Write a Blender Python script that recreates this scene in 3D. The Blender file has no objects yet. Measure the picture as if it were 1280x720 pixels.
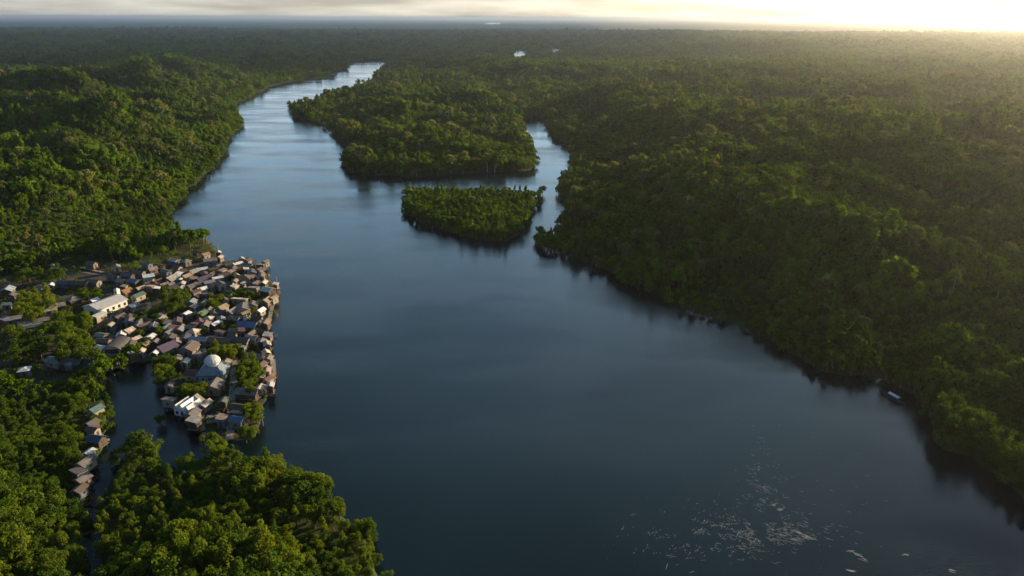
import bpy, math, random
import numpy as np
from mathutils import Matrix, Vector

S = bpy.context.scene
COL = S.collection
R = math.radians
rng = np.random.default_rng(7)
random.seed(7)

# ------------------------------------------------------------------ camera
CAM_H, HFOV, PITCH, ROLL = 130.0, R(70.0), R(20.28), R(0.25)
F = 640.0 / math.tan(HFOV / 2)
SUN_AZ, SUN_EL = R(55.0), R(12.0)
cam_d = bpy.data.cameras.new('camera'); cam = bpy.data.objects.new('camera', cam_d); COL.objects.link(cam)
cam_d.sensor_fit = 'HORIZONTAL'; cam_d.angle = HFOV; cam_d.clip_start = 1.0; cam_d.clip_end = 200000.0
M = Matrix.Translation((0, 0, CAM_H)) @ Matrix.Rotation(math.pi / 2 - PITCH, 4, 'X') @ Matrix.Rotation(ROLL, 4, 'Z')
cam.matrix_world = M
S.camera = cam
M3 = np.array(M.to_3x3())

def at(px, py, z=0.0):
    """The point of the level plane z that the photograph shows at (px, py)."""
    d = M3 @ np.array([(px - 640) / F, -(py - 360) / F, -1.0])
    k = (z - CAM_H) / d[2]
    return np.array([d[0] * k, d[1] * k])

def to_px(x, y, z):
    p = np.stack([x, y, np.asarray(z) - CAM_H + 0 * x], -1) @ M3
    return 640 + F * p[..., 0] / -p[..., 2], 360 - F * p[..., 1] / -p[..., 2], -p[..., 2]

# ------------------------------------------------------------------ noise
def vnoise(x, y, seed):
    xi, yi = np.floor(x).astype(np.int64), np.floor(y).astype(np.int64)
    fx, fy = x - xi, y - yi
    fx, fy = fx * fx * (3 - 2 * fx), fy * fy * (3 - 2 * fy)
    def h(a, b):
        n = (a * 374761393 + b * 668265263 + seed * 974634777) & 0xFFFFFFFF
        n = ((n ^ (n >> 13)) * 1274126177) & 0xFFFFFFFF
        n = (n ^ (n >> 16)) & 0xFFFFFFFF
        return n / 4294967295.0
    return (h(xi, yi) * (1 - fx) + h(xi + 1, yi) * fx) * (1 - fy) + (h(xi, yi + 1) * (1 - fx) + h(xi + 1, yi + 1) * fx) * fy

def fbm(x, y, seed, octv=3):
    a, t, s = 1.0, 0.0, 0.0
    for i in range(octv):
        t = t + a * vnoise(x * 2 ** i, y * 2 ** i, seed + i); s += a; a *= 0.5
    return t / s

def sstep(a, b, x):
    t = np.clip((x - a) / (b - a), 0, 1)
    return t * t * (3 - 2 * t)

# ------------------------------------------------------------------ shores (traced, laid on the water level)
def line(pts, z=0.0):
    return [at(px, py, z) for px, py in pts]

TIP = (487, 74.5)
left_land = [np.array([-60000., 70000.]), np.array([3000., 70000.])] + line([TIP], 6) + line([
    (470, 75.5), (455, 77), (440, 79), (432, 86), (410, 96), (372, 101), (335, 109), (318, 119), (291, 131), (290, 141), (299, 152), (300, 160),
    (285, 168), (283, 185), (275, 201), (262, 213), (245, 230), (228, 243), (213, 264), (213, 291), (228, 296), (262, 300), (276, 316),
    (284, 327), (300, 325), (326, 330), (334, 346), (349, 354), (349, 367), (341, 382), (339, 402), (335, 414), (322, 418), (330, 432),
    (340, 446), (340, 482), (331, 497), (326, 525), (318, 547), (290, 554), (256, 550), (248, 532), (232, 524), (222, 506), (221, 490),
    (206, 480), (197, 460), (190, 453), (151, 460), (136, 470), (131, 480), (128, 500), (133, 516), (130, 562), (118, 582), (112, 600),
    (107, 640), (104, 680), (101, 725), (96, 800), (60, 1000)]) + [np.array([-30., 20.]), np.array([-60000., 20.])]
right_land = [np.array([-3000., 70000.])] + line([TIP], 6) + line([(470, 81), (455, 89), (440, 94.5), (420, 98), (400, 102), (378, 112)], 30) + line([(365, 122), (366, 135)], 13) + line([
    (385, 150), (405, 158), (425, 172), (438, 187), (431, 207), (436, 216), (470, 219), (520, 222), (600, 217.5), (650, 215), (664, 213), (668, 200),
    (667, 188), (657, 170), (653, 156), (660, 150), (674, 148)]) + line([
    (686, 152), (686, 163), (700, 175), (716, 184)], 2) + line([(717, 191), (708, 204), (700, 215), (700, 227)], 12) + line([(706, 237), (712, 243)], 5) + line([(708, 250),
    (698, 262), (685, 275)], 13) + line([(672, 290), (673, 302), (690, 313), (740, 331), (790, 356), (840, 381), (900, 401), (960, 424), (1000, 451),
    (1030, 466), (1060, 471), (1085, 471), (1110, 476), (1130, 490), (1150, 502), (1163, 520), (1160, 542), (1180, 562), (1215, 574),
    (1240, 592), (1275, 622), (1330, 670), (1400, 760), (1500, 900)]) + [np.array([200., 60.]), np.array([60000., 20.]), np.array([60000., 70000.])]
islet = line([(512, 232), (530, 231), (560, 231), (610, 231.5), (655, 232), (668, 235)], 9) + line([(676, 243), (672, 258), (660, 276), (645, 296), (634, 302), (605, 302),
    (590, 298), (566, 292), (548, 288), (525, 278), (508, 268), (505, 255)])
grove = line([(128, 606), (138, 582), (146, 560), (158, 548), (176, 548), (188, 558), (196, 580), (212, 588), (226, 572), (250, 566),
    (266, 556), (284, 560), (296, 574), (322, 572), (350, 586), (392, 605), (430, 628), (456, 654), (474, 684), (478, 725), (470, 800), (430, 900), (180, 900),
    (128, 800), (122, 720), (122, 650)], 5)
LANDS = [np.array(p) for p in (left_land, right_land, islet, grove)]
lakes = [[(x + dx * math.cos(t) * w, y + math.sin(t) * h) for t in np.linspace(0, 2 * math.pi, 18)[:-1] for dx in [1]]
         for x, y, w, h in ((617, 29.4, 9, 1.0), (650, 68.5, 11, 6.0), (695, 64.5, 7, 5.0), (608, 69, 5, 4.5))]
LAKES = [np.array(line(p)) for p in lakes]

def sdist(P, poly):
    """Signed distance of points to a polygon, positive inside."""
    out = np.empty(len(P))
    A, B = poly, np.roll(poly, -1, 0)
    for i in range(0, len(P), 40000):
        p = P[i:i + 40000]
        d2 = np.full(len(p), 1e20); ins = np.zeros(len(p), bool)
        for a, b in zip(A, B):
            ab = b - a; t = np.clip(((p - a) @ ab) / max(ab @ ab, 1e-9), 0, 1)
            q = p - a - t[:, None] * ab
            d2 = np.minimum(d2, (q * q).sum(1))
            if a[1] != b[1]:
                c = (a[1] > p[:, 1]) != (b[1] > p[:, 1])
                ins ^= c & (p[:, 0] < (b[0] - a[0]) * (p[:, 1] - a[1]) / (b[1] - a[1]) + a[0])
        out[i:i + 40000] = np.where(ins, 1, -1) * np.sqrt(d2)
    return out

def land_dist(P):
    d = np.max([sdist(P, L) for L in LANDS], 0)
    wob = (fbm(P[:, 0] / 9, P[:, 1] / 9, 3, 2) - .5) * 7 * np.clip(P[:, 1] / 500, .5, 4)
    d = d + wob * (np.abs(d) < 60)
    for k in LAKES:
        d = np.minimum(d, -sdist(P, k))
    return d

VILLAGE = np.array(line([(-60, 350), (0, 350), (60, 336), (95, 322), (140, 330), (172, 330), (205, 322), (232, 314), (255, 308), (285, 300), (370, 340), (352, 560), (255, 565),
    (195, 500), (190, 450), (150, 455), (118, 474), (60, 488), (0, 492), (-60, 497)]))

RIDGES = [(*at(px, py, 16), h, a, b) for px, py, h, a, b in ((92, 236, 15, 38, 13), (20, 166, 14, 62, 17), (195, 172, 14, 48, 15), (110, 204, 11, 42, 13), (70, 140, 16, 90, 24), (235, 132, 14, 55, 19),
          (150, 112, 18, 110, 32), (60, 100, 20, 140, 42), (200, 92, 18, 150, 45), (30, 290, 10, 30, 11), (180, 225, 9, 26, 11), (470, 140, 20, 50, 20), (560, 128, 20, 60, 22), (530, 168, 18, 60, 16), (450, 118, 18, 50, 20), (620, 150, 15, 40, 16))]   # low wooded ridges
MIDLAND = np.array(line([(330, 96), (480, 84), (640, 120), (668, 150), (690, 215), (680, 260), (640, 310), (500, 270), (425, 222)]))
KNOLLS = [(*at(px, py, z), h, a, b) for px, py, z, h, a, b in ((850, 318, 26, 13, 16, 30), (1085, 372, 30, 15, 16, 34), (1190, 372, 30, 13, 16, 26), (1215, 420, 26, 12, 13, 20), (1030, 262, 34, 15, 22, 45),
          (1160, 290, 34, 16, 22, 50), (930, 232, 34, 15, 28, 60), (790, 222, 30, 12, 28, 55), (960, 140, 40, 20, 60, 120), (1120, 190, 38, 18, 40, 90))]   # wooded knolls of the east bank
def height(P, d=None):
    if d is None:
        d = land_dist(P)
    x, y = P[:, 0], P[:, 1]
    r = np.hypot(x, y)
    base = -2 + 2.6 * sstep(-2, 1.5, d)
    dv = sdist(P, VILLAGE)
    flat = 1 - sstep(-70, -4, dv)
    m = sstep(8, 80 + r * .05, d) * flat
    right = sstep(.03, .16, x / np.maximum(y, 1)) * (1 - sstep(1500, 4000, y))
    xr, yr = x * .94 - y * .34, x * .34 + y * .94          # ridges run across the evening light
    wx, wy = xr + 40 * vnoise(x / 90, y / 90, 21), yr + 30 * vnoise(x / 80, y / 80, 22)
    n1 = fbm(wx / 210, wy / 110, 11, 2)
    n1 = (n1 - .38) * 84
    n2 = (fbm(wx / 75, wy / 45, 15, 2) - .5) * 14
    hl = np.clip(n1 + n2 + 2, 0, 40)
    u = (x * .89 + y * .45)                                  # away from the right bank
    hr = 15 * sstep(6, 125, d) + np.clip((fbm(wx / 170, wy / 120, 31, 3) - .42) * 56 + 3, -6, 26)
    for kx, ky, kh, k1, k2 in KNOLLS:
        hr = hr + .5 * kh * np.exp(-(((x - kx) * .85 + (y - ky) * .5) / k1) ** 2 - (((y - ky) * .85 - (x - kx) * .5) / k2) ** 2)
    far = sstep(2500, 8000, r)
    hf = (fbm(x / 1500, y / 900, 41, 3) - .4) * 50
    hr = np.minimum(hr, 34)
    for kx, ky, kh, k1, k2 in RIDGES:
        hl = hl + 1.35 * kh * np.exp(-((x - kx) / k1) ** 4 - ((y - ky + 6 * vnoise(x / 25, y / 25, 77)) / k2) ** 2)
    hl = hl * (1 - .62 * sstep(-60, 10, sdist(P, MIDLAND)))
    m = m * (1 - .6 * sstep(900, 3000, r))
    for k in LAKES: m = m * (.06 + .94 * sstep(60, 700, -sdist(P, k)))
    h = np.where(d > 0, m * ((1 - right) * hl + right * hr) * (1 - .5 * far) + far * np.clip(hf, 0, 60) * .5 * sstep(100, 600, d), 0)
    return base + h

# ------------------------------------------------------------------ materials
def mat(name, base, rough=.8, var=.25, scale=1.5, base2=None, bump=0., bscale=8., wave=0., metal=0., spec=.3, objvar=0., detail=4):
    m = bpy.data.materials.new(name); m.use_nodes = True
    nt = m.node_tree; b = nt.nodes['Principled BSDF']; L = nt.links.new
    b.inputs['Roughness'].default_value = rough; b.inputs['Metallic'].default_value = metal
    b.inputs['Specular IOR Level'].default_value = spec
    tc = nt.nodes.new('ShaderNodeTexCoord')
    n = nt.nodes.new('ShaderNodeTexNoise'); n.inputs['Scale'].default_value = scale; n.inputs['Detail'].default_value = detail
    L(tc.outputs['Object'], n.inputs['Vector'])
    r = nt.nodes.new('ShaderNodeValToRGB')
    c2 = base2 or tuple(c * (1 - var) for c in base)
    r.color_ramp.elements[0].position = .35; r.color_ramp.elements[1].position = .65
    r.color_ramp.elements[0].color = (*c2, 1); r.color_ramp.elements[1].color = (*base, 1)
    L(n.outputs['Fac'], r.inputs['Fac'])
    out = r.outputs['Color']
    if objvar:
        oi = nt.nodes.new('ShaderNodeObjectInfo'); h = nt.nodes.new('ShaderNodeHueSaturation')
        mr = nt.nodes.new('ShaderNodeMapRange'); mr.inputs[3].default_value = 1 - objvar; mr.inputs[4].default_value = 1 + objvar
        L(oi.outputs['Random'], mr.inputs[0]); L(mr.outputs[0], h.inputs['Value']); L(out, h.inputs['Color']); out = h.outputs['Color']
    L(out, b.inputs['Base Color'])
    if wave:
        w = nt.nodes.new('ShaderNodeTexWave'); w.inputs['Scale'].default_value = wave; w.bands_direction = 'X'
        L(tc.outputs['Object'], w.inputs['Vector'])
        bp = nt.nodes.new('ShaderNodeBump'); bp.inputs['Strength'].default_value = .5; bp.inputs['Distance'].default_value = .05
        L(w.outputs['Fac'], bp.inputs['Height']); L(bp.outputs[0], b.inputs['Normal'])
    elif bump:
        n2 = nt.nodes.new('ShaderNodeTexNoise'); n2.inputs['Scale'].default_value = bscale; L(tc.outputs['Object'], n2.inputs['Vector'])
        bp = nt.nodes.new('ShaderNodeBump'); bp.inputs['Strength'].default_value = bump; bp.inputs['Distance'].default_value = .3
        L(n2.outputs['Fac'], bp.inputs['Height']); L(bp.outputs[0], b.inputs['Normal'])
    return m

def leaf_mat(name, c1, c2, trans=.42, rnd=True):
    """Foliage: per-tree hue from Object Info, per-clump variation from noise, light passing through the leaves."""
    m = bpy.data.materials.new(name); m.use_nodes = True
    nt = m.node_tree; L = nt.links.new
    for n in list(nt.nodes): nt.nodes.remove(n)
    o = nt.nodes.new('ShaderNodeOutputMaterial'); mx = nt.nodes.new('ShaderNodeMixShader'); mx.inputs[0].default_value = trans
    df = nt.nodes.new('ShaderNodeBsdfDiffuse'); tr = nt.nodes.new('ShaderNodeBsdfTranslucent')
    tc = nt.nodes.new('ShaderNodeTexCoord'); ns = nt.nodes.new('ShaderNodeTexNoise'); ns.inputs['Scale'].default_value = .9; ns.inputs['Detail'].default_value = 3
    L(tc.outputs['Object'], ns.inputs['Vector'])
    oi = nt.nodes.new('ShaderNodeObjectInfo')
    ad = nt.nodes.new('ShaderNodeMath'); ad.operation = 'MULTIPLY_ADD'; ad.inputs[1].default_value = .75 if rnd else .3
    sb = nt.nodes.new('ShaderNodeMath'); sb.operation = 'MULTIPLY_ADD'; sb.inputs[1].default_value = .9; sb.inputs[2].default_value = -.33 if rnd else -.05
    ge = nt.nodes.new('ShaderNodeNewGeometry'); sp = nt.nodes.new('ShaderNodeTexNoise'); sp.inputs['Scale'].default_value = .016; sp.inputs['Detail'].default_value = 3
    L(ge.outputs['Position'], sp.inputs['Vector']); s3 = nt.nodes.new('ShaderNodeMath'); s3.operation = 'MULTIPLY_ADD'; s3.inputs[1].default_value = 1.1; s3.inputs[2].default_value = -.55
    L(sp.outputs['Fac'], s3.inputs[0]); s4 = nt.nodes.new('ShaderNodeMath'); s4.operation = 'ADD'; L(s3.outputs[0], s4.inputs[0]); L(ns.outputs['Fac'], s4.inputs[1])
    L(s4.outputs[0], sb.inputs[0]); L(oi.outputs['Random'], ad.inputs[0]); L(sb.outputs[0], ad.inputs[2])
    mc = nt.nodes.new('ShaderNodeMix'); mc.data_type = 'RGBA'
    mc.inputs[6].default_value = (*c1, 1); mc.inputs[7].default_value = (*c2, 1)
    L(ad.outputs[0], mc.inputs[0])
    L(mc.outputs[2], df.inputs['Color'])
    br = nt.nodes.new('ShaderNodeMix'); br.data_type = 'RGBA'; br.blend_type = 'MULTIPLY'; br.inputs[0].default_value = 1; br.inputs[7].default_value = (1.45, 1.4, .35, 1)
    L(mc.outputs[2], br.inputs[6]); L(br.outputs[2], tr.inputs['Color'])
    L(df.outputs[0], mx.inputs[1]); L(tr.outputs[0], mx.inputs[2]); L(mx.outputs[0], o.inputs[0])
    return m

LEAF = leaf_mat('forest_leaves', (.026, .056, .011), (.112, .182, .012))
LEAF_N = [leaf_mat('deep_green_leaves', (.035, .075, .015), (.075, .120, .018), rnd=False),
          leaf_mat('mid_green_leaves', (.055, .100, .014), (.105, .145, .018), rnd=False),
          leaf_mat('yellow_green_leaves', (.085, .130, .015), (.140, .170, .018), rnd=False)]
PALM = leaf_mat('palm_leaves', (.05, .075, .02), (.12, .13, .03), rnd=False)
BARK = mat('bark', (.16, .12, .09), .9, .5, 3)

# ------------------------------------------------------------------ mesh helpers
class MB:
    def __init__(s): s.v, s.f = [], []
    def add(s, v, f):
        n = len(s.v); s.v += [tuple(p) for p in v]; s.f += [tuple(i + n for i in q) for q in f]; return s
    def box(s, x0, y0, z0, x1, y1, z1):
        return s.add([(x0, y0, z0), (x1, y0, z0), (x1, y1, z0), (x0, y1, z0), (x0, y0, z1), (x1, y0, z1), (x1, y1, z1), (x0, y1, z1)],
                     [(0, 3, 2, 1), (4, 5, 6, 7), (0, 1, 5, 4), (1, 2, 6, 5), (2, 3, 7, 6), (3, 0, 4, 7)])
    def prism(s, prof, y0, y1):
        """A closed profile in xz swept along y."""
        n = len(prof)
        return s.add([(x, y0, z) for x, z in prof] + [(x, y1, z) for x, z in prof],
                     [tuple(range(n)), tuple(range(2 * n - 1, n - 1, -1))] + [(i, i + n, (i + 1) % n + n, (i + 1) % n) for i in range(n)])
    def tube(s, pts, rad, n=6):
        pts = [Vector(p) for p in pts]; v, f = [], []
        for i, p in enumerate(pts):
            t = (pts[min(i + 1, len(pts) - 1)] - pts[max(i - 1, 0)]).normalized()
            a = t.orthogonal().normalized(); b = t.cross(a)
            r = rad[i] if isinstance(rad, (list, tuple)) else rad
            v += [p + a * r * math.cos(k * 2 * math.pi / n) + b * r * math.sin(k * 2 * math.pi / n) for k in range(n)]
        for i in range(len(pts) - 1):
            f += [(i * n + k, i * n + (k + 1) % n, (i + 1) * n + (k + 1) % n, (i + 1) * n + k) for k in range(n)]
        f += [tuple(range(n - 1, -1, -1)), tuple((len(pts) - 1) * n + k for k in range(n))]
        return s.add(v, f)
    def lathe(s, prof, n=12, cx=0, cy=0):
        v = [(cx + r * math.cos(k * 2 * math.pi / n), cy + r * math.sin(k * 2 * math.pi / n), z) for r, z in prof for k in range(n)]
        f = [(i * n + k, i * n + (k + 1) % n, (i + 1) * n + (k + 1) % n, (i + 1) * n + k) for i in range(len(prof) - 1) for k in range(n)]
        f += [tuple(range(n - 1, -1, -1)), tuple((len(prof) - 1) * n + k for k in range(n))]
        return s.add(v, f)
    def mesh(s, name, m):
        me = bpy.data.meshes.new(name); me.from_pydata(s.v, [], s.f); me.materials.append(m); me.update(); return me
    def build(s, name, m, parent=None):
        o = bpy.data.objects.new(name, s.mesh(name, m)); COL.objects.link(o)
        if parent: o.parent = parent
        return o

def tag(o, label, cat, group=None):
    o['label'] = label; o['category'] = cat
    if group: o['group'] = group
    return o

def empty(name, loc, rz=0.):
    o = bpy.data.objects.new(name, None); COL.objects.link(o); o.empty_display_size = .5
    o.location = loc; o.rotation_euler = (0, 0, rz); return o

def np_mesh(name, v, f, m, smooth=False):
    me = bpy.data.meshes.new(name); k = f.shape[1]
    me.vertices.add(len(v)); me.vertices.foreach_set('co', np.asarray(v, np.float32).ravel())
    me.loops.add(f.size); me.loops.foreach_set('vertex_index', f.astype(np.int32).ravel())
    me.polygons.add(len(f)); me.polygons.foreach_set('loop_start', np.arange(0, f.size, k, dtype=np.int32))
    if smooth: me.polygons.foreach_set('use_smooth', np.ones(len(f), bool))
    me.materials.append(m); me.update(calc_edges=True); me.validate(); return me

# ------------------------------------------------------------------ ground
rows = [60.]
while rows[-1] < 3000: rows.append(rows[-1] * 1.0075)
while rows[-1] < 64000: rows.append(rows[-1] * 1.05)
tx = np.concatenate([np.linspace(-4, -.95, 18)[:-1], np.linspace(-.95, .95, 430), np.linspace(.95, 4, 18)[1:]])
Y, T = np.meshgrid(rows, tx, indexing='ij')
P = np.stack([(T * Y).ravel(), Y.ravel()], 1)
D = land_dist(P); H = height(P, D)
ny, nx = Y.shape
idx = np.arange(ny * nx).reshape(ny, nx)
quads = np.stack([idx[:-1, :-1], idx[:-1, 1:], idx[1:, 1:], idx[1:, :-1]], -1).reshape(-1, 4)
gm = bpy.data.materials.new('forest_floor'); gm.use_nodes = True
nt = gm.node_tree; L = nt.links.new; b = nt.nodes['Principled BSDF']; b.inputs['Roughness'].default_value = .95; b.inputs['Specular IOR Level'].default_value = .1
tc = nt.nodes.new('ShaderNodeTexCoord')
n1 = nt.nodes.new('ShaderNodeTexNoise'); n1.inputs['Scale'].default_value = .12; n1.inputs['Detail'].default_value = 8
n2 = nt.nodes.new('ShaderNodeTexNoise'); n2.inputs['Scale'].default_value = .006; n2.inputs['Detail'].default_value = 6
L(tc.outputs['Object'], n1.inputs['Vector']); L(tc.outputs['Object'], n2.inputs['Vector'])
def ramp(a, c1, bb, c2):
    r = nt.nodes.new('ShaderNodeValToRGB'); e = r.color_ramp.elements
    e[0].position, e[1].position = a, bb; e[0].color = (*c1, 1); e[1].color = (*c2, 1); return r
r1 = ramp(.4, (.02, .04, .012), .62, (.05, .065, .016)); L(n1.outputs['Fac'], r1.inputs[0])
r2 = ramp(.35, (.035, .032, .026), .65, (.09, .078, .064)); L(n1.outputs['Fac'], r2.inputs[0])
att = nt.nodes.new('ShaderNodeAttribute'); att.attribute_name = 'bare_earth'
mx = nt.nodes.new('ShaderNodeMix'); mx.data_type = 'RGBA'
L(att.outputs['Fac'], mx.inputs[0]); L(r1.outputs[0], mx.inputs[6]); L(r2.outputs[0], mx.inputs[7]); L(mx.outputs[2], b.inputs['Base Color'])
me = np_mesh('ground', np.column_stack([P, H]), quads, gm, True)
dv = sdist(P, VILLAGE)
a = me.attributes.new('bare_earth', 'FLOAT', 'POINT')
a.data.foreach_set('value', (sstep(-3, 3, dv + (fbm(P[:, 0] / 12, P[:, 1] / 12, 5) - .55) * 24)).astype(np.float32))
go = bpy.data.objects.new('ground', me); COL.objects.link(go); go['kind'] = 'structure'

# ------------------------------------------------------------------ water
wm = bpy.data.materials.new('river_water'); wm.use_nodes = True
nt = wm.node_tree; L = nt.links.new; b = nt.nodes['Principled BSDF']
b.inputs['Base Color'].default_value = (.003, .011, .014, 1); b.inputs['IOR'].default_value = 1.33; b.inputs['Roughness'].default_value = .06
tc = nt.nodes.new('ShaderNodeTexCoord')
def noise(scale, detail, vec=None):
    n = nt.nodes.new('ShaderNodeTexNoise'); n.inputs['Scale'].default_value = scale; n.inputs['Detail'].default_value = detail
    L(vec or tc.outputs['Object'], n.inputs['Vector']); return n.outputs['Fac']
mp = nt.nodes.new('ShaderNodeMapping'); mp.inputs['Rotation'].default_value = (0, 0, R(-35)); mp.inputs['Scale'].default_value = (1, 2.2, 1)
L(tc.outputs['Object'], mp.inputs[0])
rip = noise(.9, 5, mp.outputs[0])
gust = noise(.012, 4, mp.outputs[0])
gr = nt.nodes.new('ShaderNodeMapRange'); gr.inputs[1].default_value = .38; gr.inputs[2].default_value = .66; gr.inputs[3].default_value = .10; gr.inputs[4].default_value = .55
L(gust, gr.inputs[0])
bp = nt.nodes.new('ShaderNodeBump'); bp.inputs['Distance'].default_value = .25
L(gr.outputs[0], bp.inputs['Strength']); L(rip, bp.inputs['Height']); L(bp.outputs[0], b.inputs['Normal'])
rr = nt.nodes.new('ShaderNodeMapRange'); rr.inputs[1].default_value = .38; rr.inputs[2].default_value = .66; rr.inputs[3].default_value = .08; rr.inputs[4].default_value = .2
L(gust, rr.inputs[0]); L(rr.outputs[0], b.inputs['Roughness'])
mb = MB(); mb.add([(-66000, -4000, 0), (66000, -4000, 0), (66000, 66000, 0), (-66000, 66000, 0)], [(0, 1, 2, 3)])
wo = mb.build('water', wm); wo['kind'] = 'structure'
mb = MB(); mb.add([(-66000, -4000, -3.2), (66000, -4000, -3.2), (66000, 66000, -3.2), (-66000, 66000, -3.2)], [(0, 1, 2, 3)])
wo = mb.build('riverbed_ground', mat('river_mud', (.06, .05, .04), .9, .3, .1)); wo['kind'] = 'structure'

# ------------------------------------------------------------------ trees
def crown_quads(r, lobes, per, size, hscale=1.0):
    """Leaf-clump faces spread through a crown made of lobes (cx, cy, cz, radius)."""
    V, Fq = [], []
    n0 = 0
    for cx, cy, cz, rad in lobes:
        n = int(per * (rad ** 2) / 2.2) + 6
        d = r.normal(size=(n, 3)); d[:, 2] = d[:, 2] * .9 + .25; d /= np.linalg.norm(d, axis=1)[:, None]
        rr = rad * (1 - .38 * r.random(n) ** 1.5)
        c = np.array([cx, cy, cz]) + d * rr[:, None] * np.array([1, 1, hscale])
        nn = d + r.normal(size=(n, 3)) * .55; nn /= np.linalg.norm(nn, axis=1)[:, None]
        u = np.cross(nn, r.normal(size=(n, 3))); u /= np.linalg.norm(u, axis=1)[:, None]
        w = np.cross(nn, u)
        s = size * (.6 + .8 * r.random(n))[:, None]
        k = .55 + .5 * r.random((n, 1))
        q = np.stack([c - u * s, c - w * s * k - u * s * .15 * 0, c + u * s, c + w * s * k], 1)
        V.append(q.reshape(-1, 3)); Fq.append(n0 + np.arange(n * 4).reshape(n, 4)); n0 += n * 4
    return np.concatenate(V), np.concatenate(Fq)

def make_lobes(r, kind, n, ht, rad):
    out = []
    for i in range(n):
        t = r.random()
        if kind == 'broad':
            a, q = r.random() * 6.28, math.sqrt(r.random()) * rad * .8
            z = ht * (.82 - .38 * (q / rad) ** 2) - r.random() * ht * .22
            out.append((q * math.cos(a), q * math.sin(a), z, rad * (.22 + .14 * r.random())))
        elif kind == 'upright':
            a = r.random() * 6.28; z = ht * (.3 + .66 * t); q = rad * .62 * (1 - t) ** .6 * math.sqrt(r.random())
            out.append((q * math.cos(a), q * math.sin(a), z, rad * (.34 - .2 * t + .1 * r.random())))
        else:
            a, q = r.random() * 6.28, r.random() ** .7 * rad * .95
            z = ht * (.5 + .45 * r.random()) - q * .3
            out.append((q * math.cos(a), q * math.sin(a), z, rad * (.17 + .14 * r.random())))
    return out

def make_tree(seed, kind, ht, rad, nl, per, size, leaf, nm):
    r = np.random.default_rng(seed)
    lobes = make_lobes(r, kind, nl, ht, rad)
    v, f = crown_quads(r, lobes, per, size)
    crown = np_mesh('crown', v, f, leaf)
    t = MB(); top = ht * .62
    t.tube([(0, 0, -2.2), (.1, .05, ht * .2), (.2, -.1, ht * .42), (.1, .1, top)], [.30, .24, .19, .08], 7)
    for cx, cy, cz, q in lobes[:7]:
        h0 = ht * (.25 + .2 * r.random())
        t.tube([(.12, 0, h0), (cx * .5, cy * .5, (h0 + cz) / 2 + .3), (cx * .9, cy * .9, cz)], [.12, .08, .03], 5)
    for k in range(5):                                      # stilt roots
        a = k * 1.26 + r.random(); t.tube([(.1, 0, .9), (.7 * math.cos(a), .7 * math.sin(a), .3), (1.1 * math.cos(a), 1.1 * math.sin(a), -2)], [.07, .06, .04], 4)
    return crown, t.mesh('trunk', BARK), nm

SHAPES = [('broad', 9.5, 4.1, 24, 'broad'), ('upright', 11.0, 3.4, 24, 'upright'), ('ragged', 9.0, 4.1, 26, 'ragged')]
NEAR = []
for li, (leaf, hue) in enumerate(zip(LEAF_N, ('deep green', 'mid green', 'yellow green'))):
    for si, (k, ht, rad, nl, nm) in enumerate(SHAPES):
        NEAR.append(make_tree(100 + li * 10 + si, k, ht, rad, nl, 125, .235, leaf, f'{nm} {hue}'))

# forest sources (each one whole tree; never linked to the scene on their own)
SRC = []
for i in range(6):
    k, ht, rad, nl, nm = SHAPES[i % 3]
    r = np.random.default_rng(300 + i)
    v, f = crown_quads(r, make_lobes(r, k, 15, ht, rad), 20, .58)
    tk = MB().tube([(0, 0, -2.2), (.1, 0, ht * .4), (0, .1, ht * .7)], [.3, .22, .1], 5)
    f2 = np.array(tk.f[:-2]) + len(v); v = np.concatenate([v, np.array(tk.v)]); f = np.concatenate([f, f2])
    me = np_mesh('forest_tree', v, f, LEAF); me.materials.append(BARK)
    mi = np.zeros(len(f), np.int32); mi[-len(f2):] = 1; me.polygons.foreach_set('material_index', mi)
    SRC.append(me)
for i in range(3):                                          # far clumps: some ten crowns in one source
    r = np.random.default_rng(400 + i); V, Fq, n0 = [], [], 0
    for j in range(13):
        k, ht, rad, nl, nm = SHAPES[r.integers(3)]
        ox, oy = r.uniform(-9, 9, 2); s = r.uniform(.75, 1.25)
        v, f = crown_quads(r, make_lobes(r, k, 7, ht * s, rad * s), 5, 1.25)
        v += [ox, oy, 0]; V.append(v); Fq.append(f + n0); n0 += len(v)
    SRC.append(np_mesh('forest_tree', np.concatenate(V), np.concatenate(Fq), LEAF))

LEAF2 = leaf_mat('pale_forest_leaves', (.075, .10, .035), (.16, .17, .05))
def palm_mesh(seed):
    r = np.random.default_rng(seed); V, Fq, n0 = [], [], 0; ht = 11
    for k in range(16):
        a = k * 2.4 + r.random() * .5; up = r.uniform(.1, 1.0); ln = r.uniform(2.6, 3.6); rows_ = []
        for t in np.linspace(0, 1, 6):
            q = ln * t; z = ht + up * q * .8 - .32 * q * q * (1.25 - up * .5); w_ = .75 * math.sin(math.pi * min(.96, .12 + t * .86))
            c = np.array([q * math.cos(a), q * math.sin(a), z]); sd_ = np.array([-math.sin(a), math.cos(a), -.35]) * w_
            rows_ += [c + sd_, c + sd_ * [-1, -1, 1]]
        V.append(np.array(rows_)); Fq.append(np.array([(2 * i, 2 * i + 1, 2 * i + 3, 2 * i + 2) for i in range(5)]) + n0); n0 += 12
    tk = MB().tube([(0, 0, -2), (.3, .1, ht * .5), (0, 0, ht)], [.22, .16, .13], 6); f2 = np.array(tk.f[:-2]) + n0
    me = np_mesh('forest_tree', np.concatenate(V + [np.array(tk.v)]), np.concatenate(Fq + [f2]), PALM); me.materials.append(BARK)
    mi = np.zeros(len(me.polygons), np.int32); mi[-len(f2):] = 1; me.polygons.foreach_set('material_index', mi); return me
SRC.append(palm_mesh(77))
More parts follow.
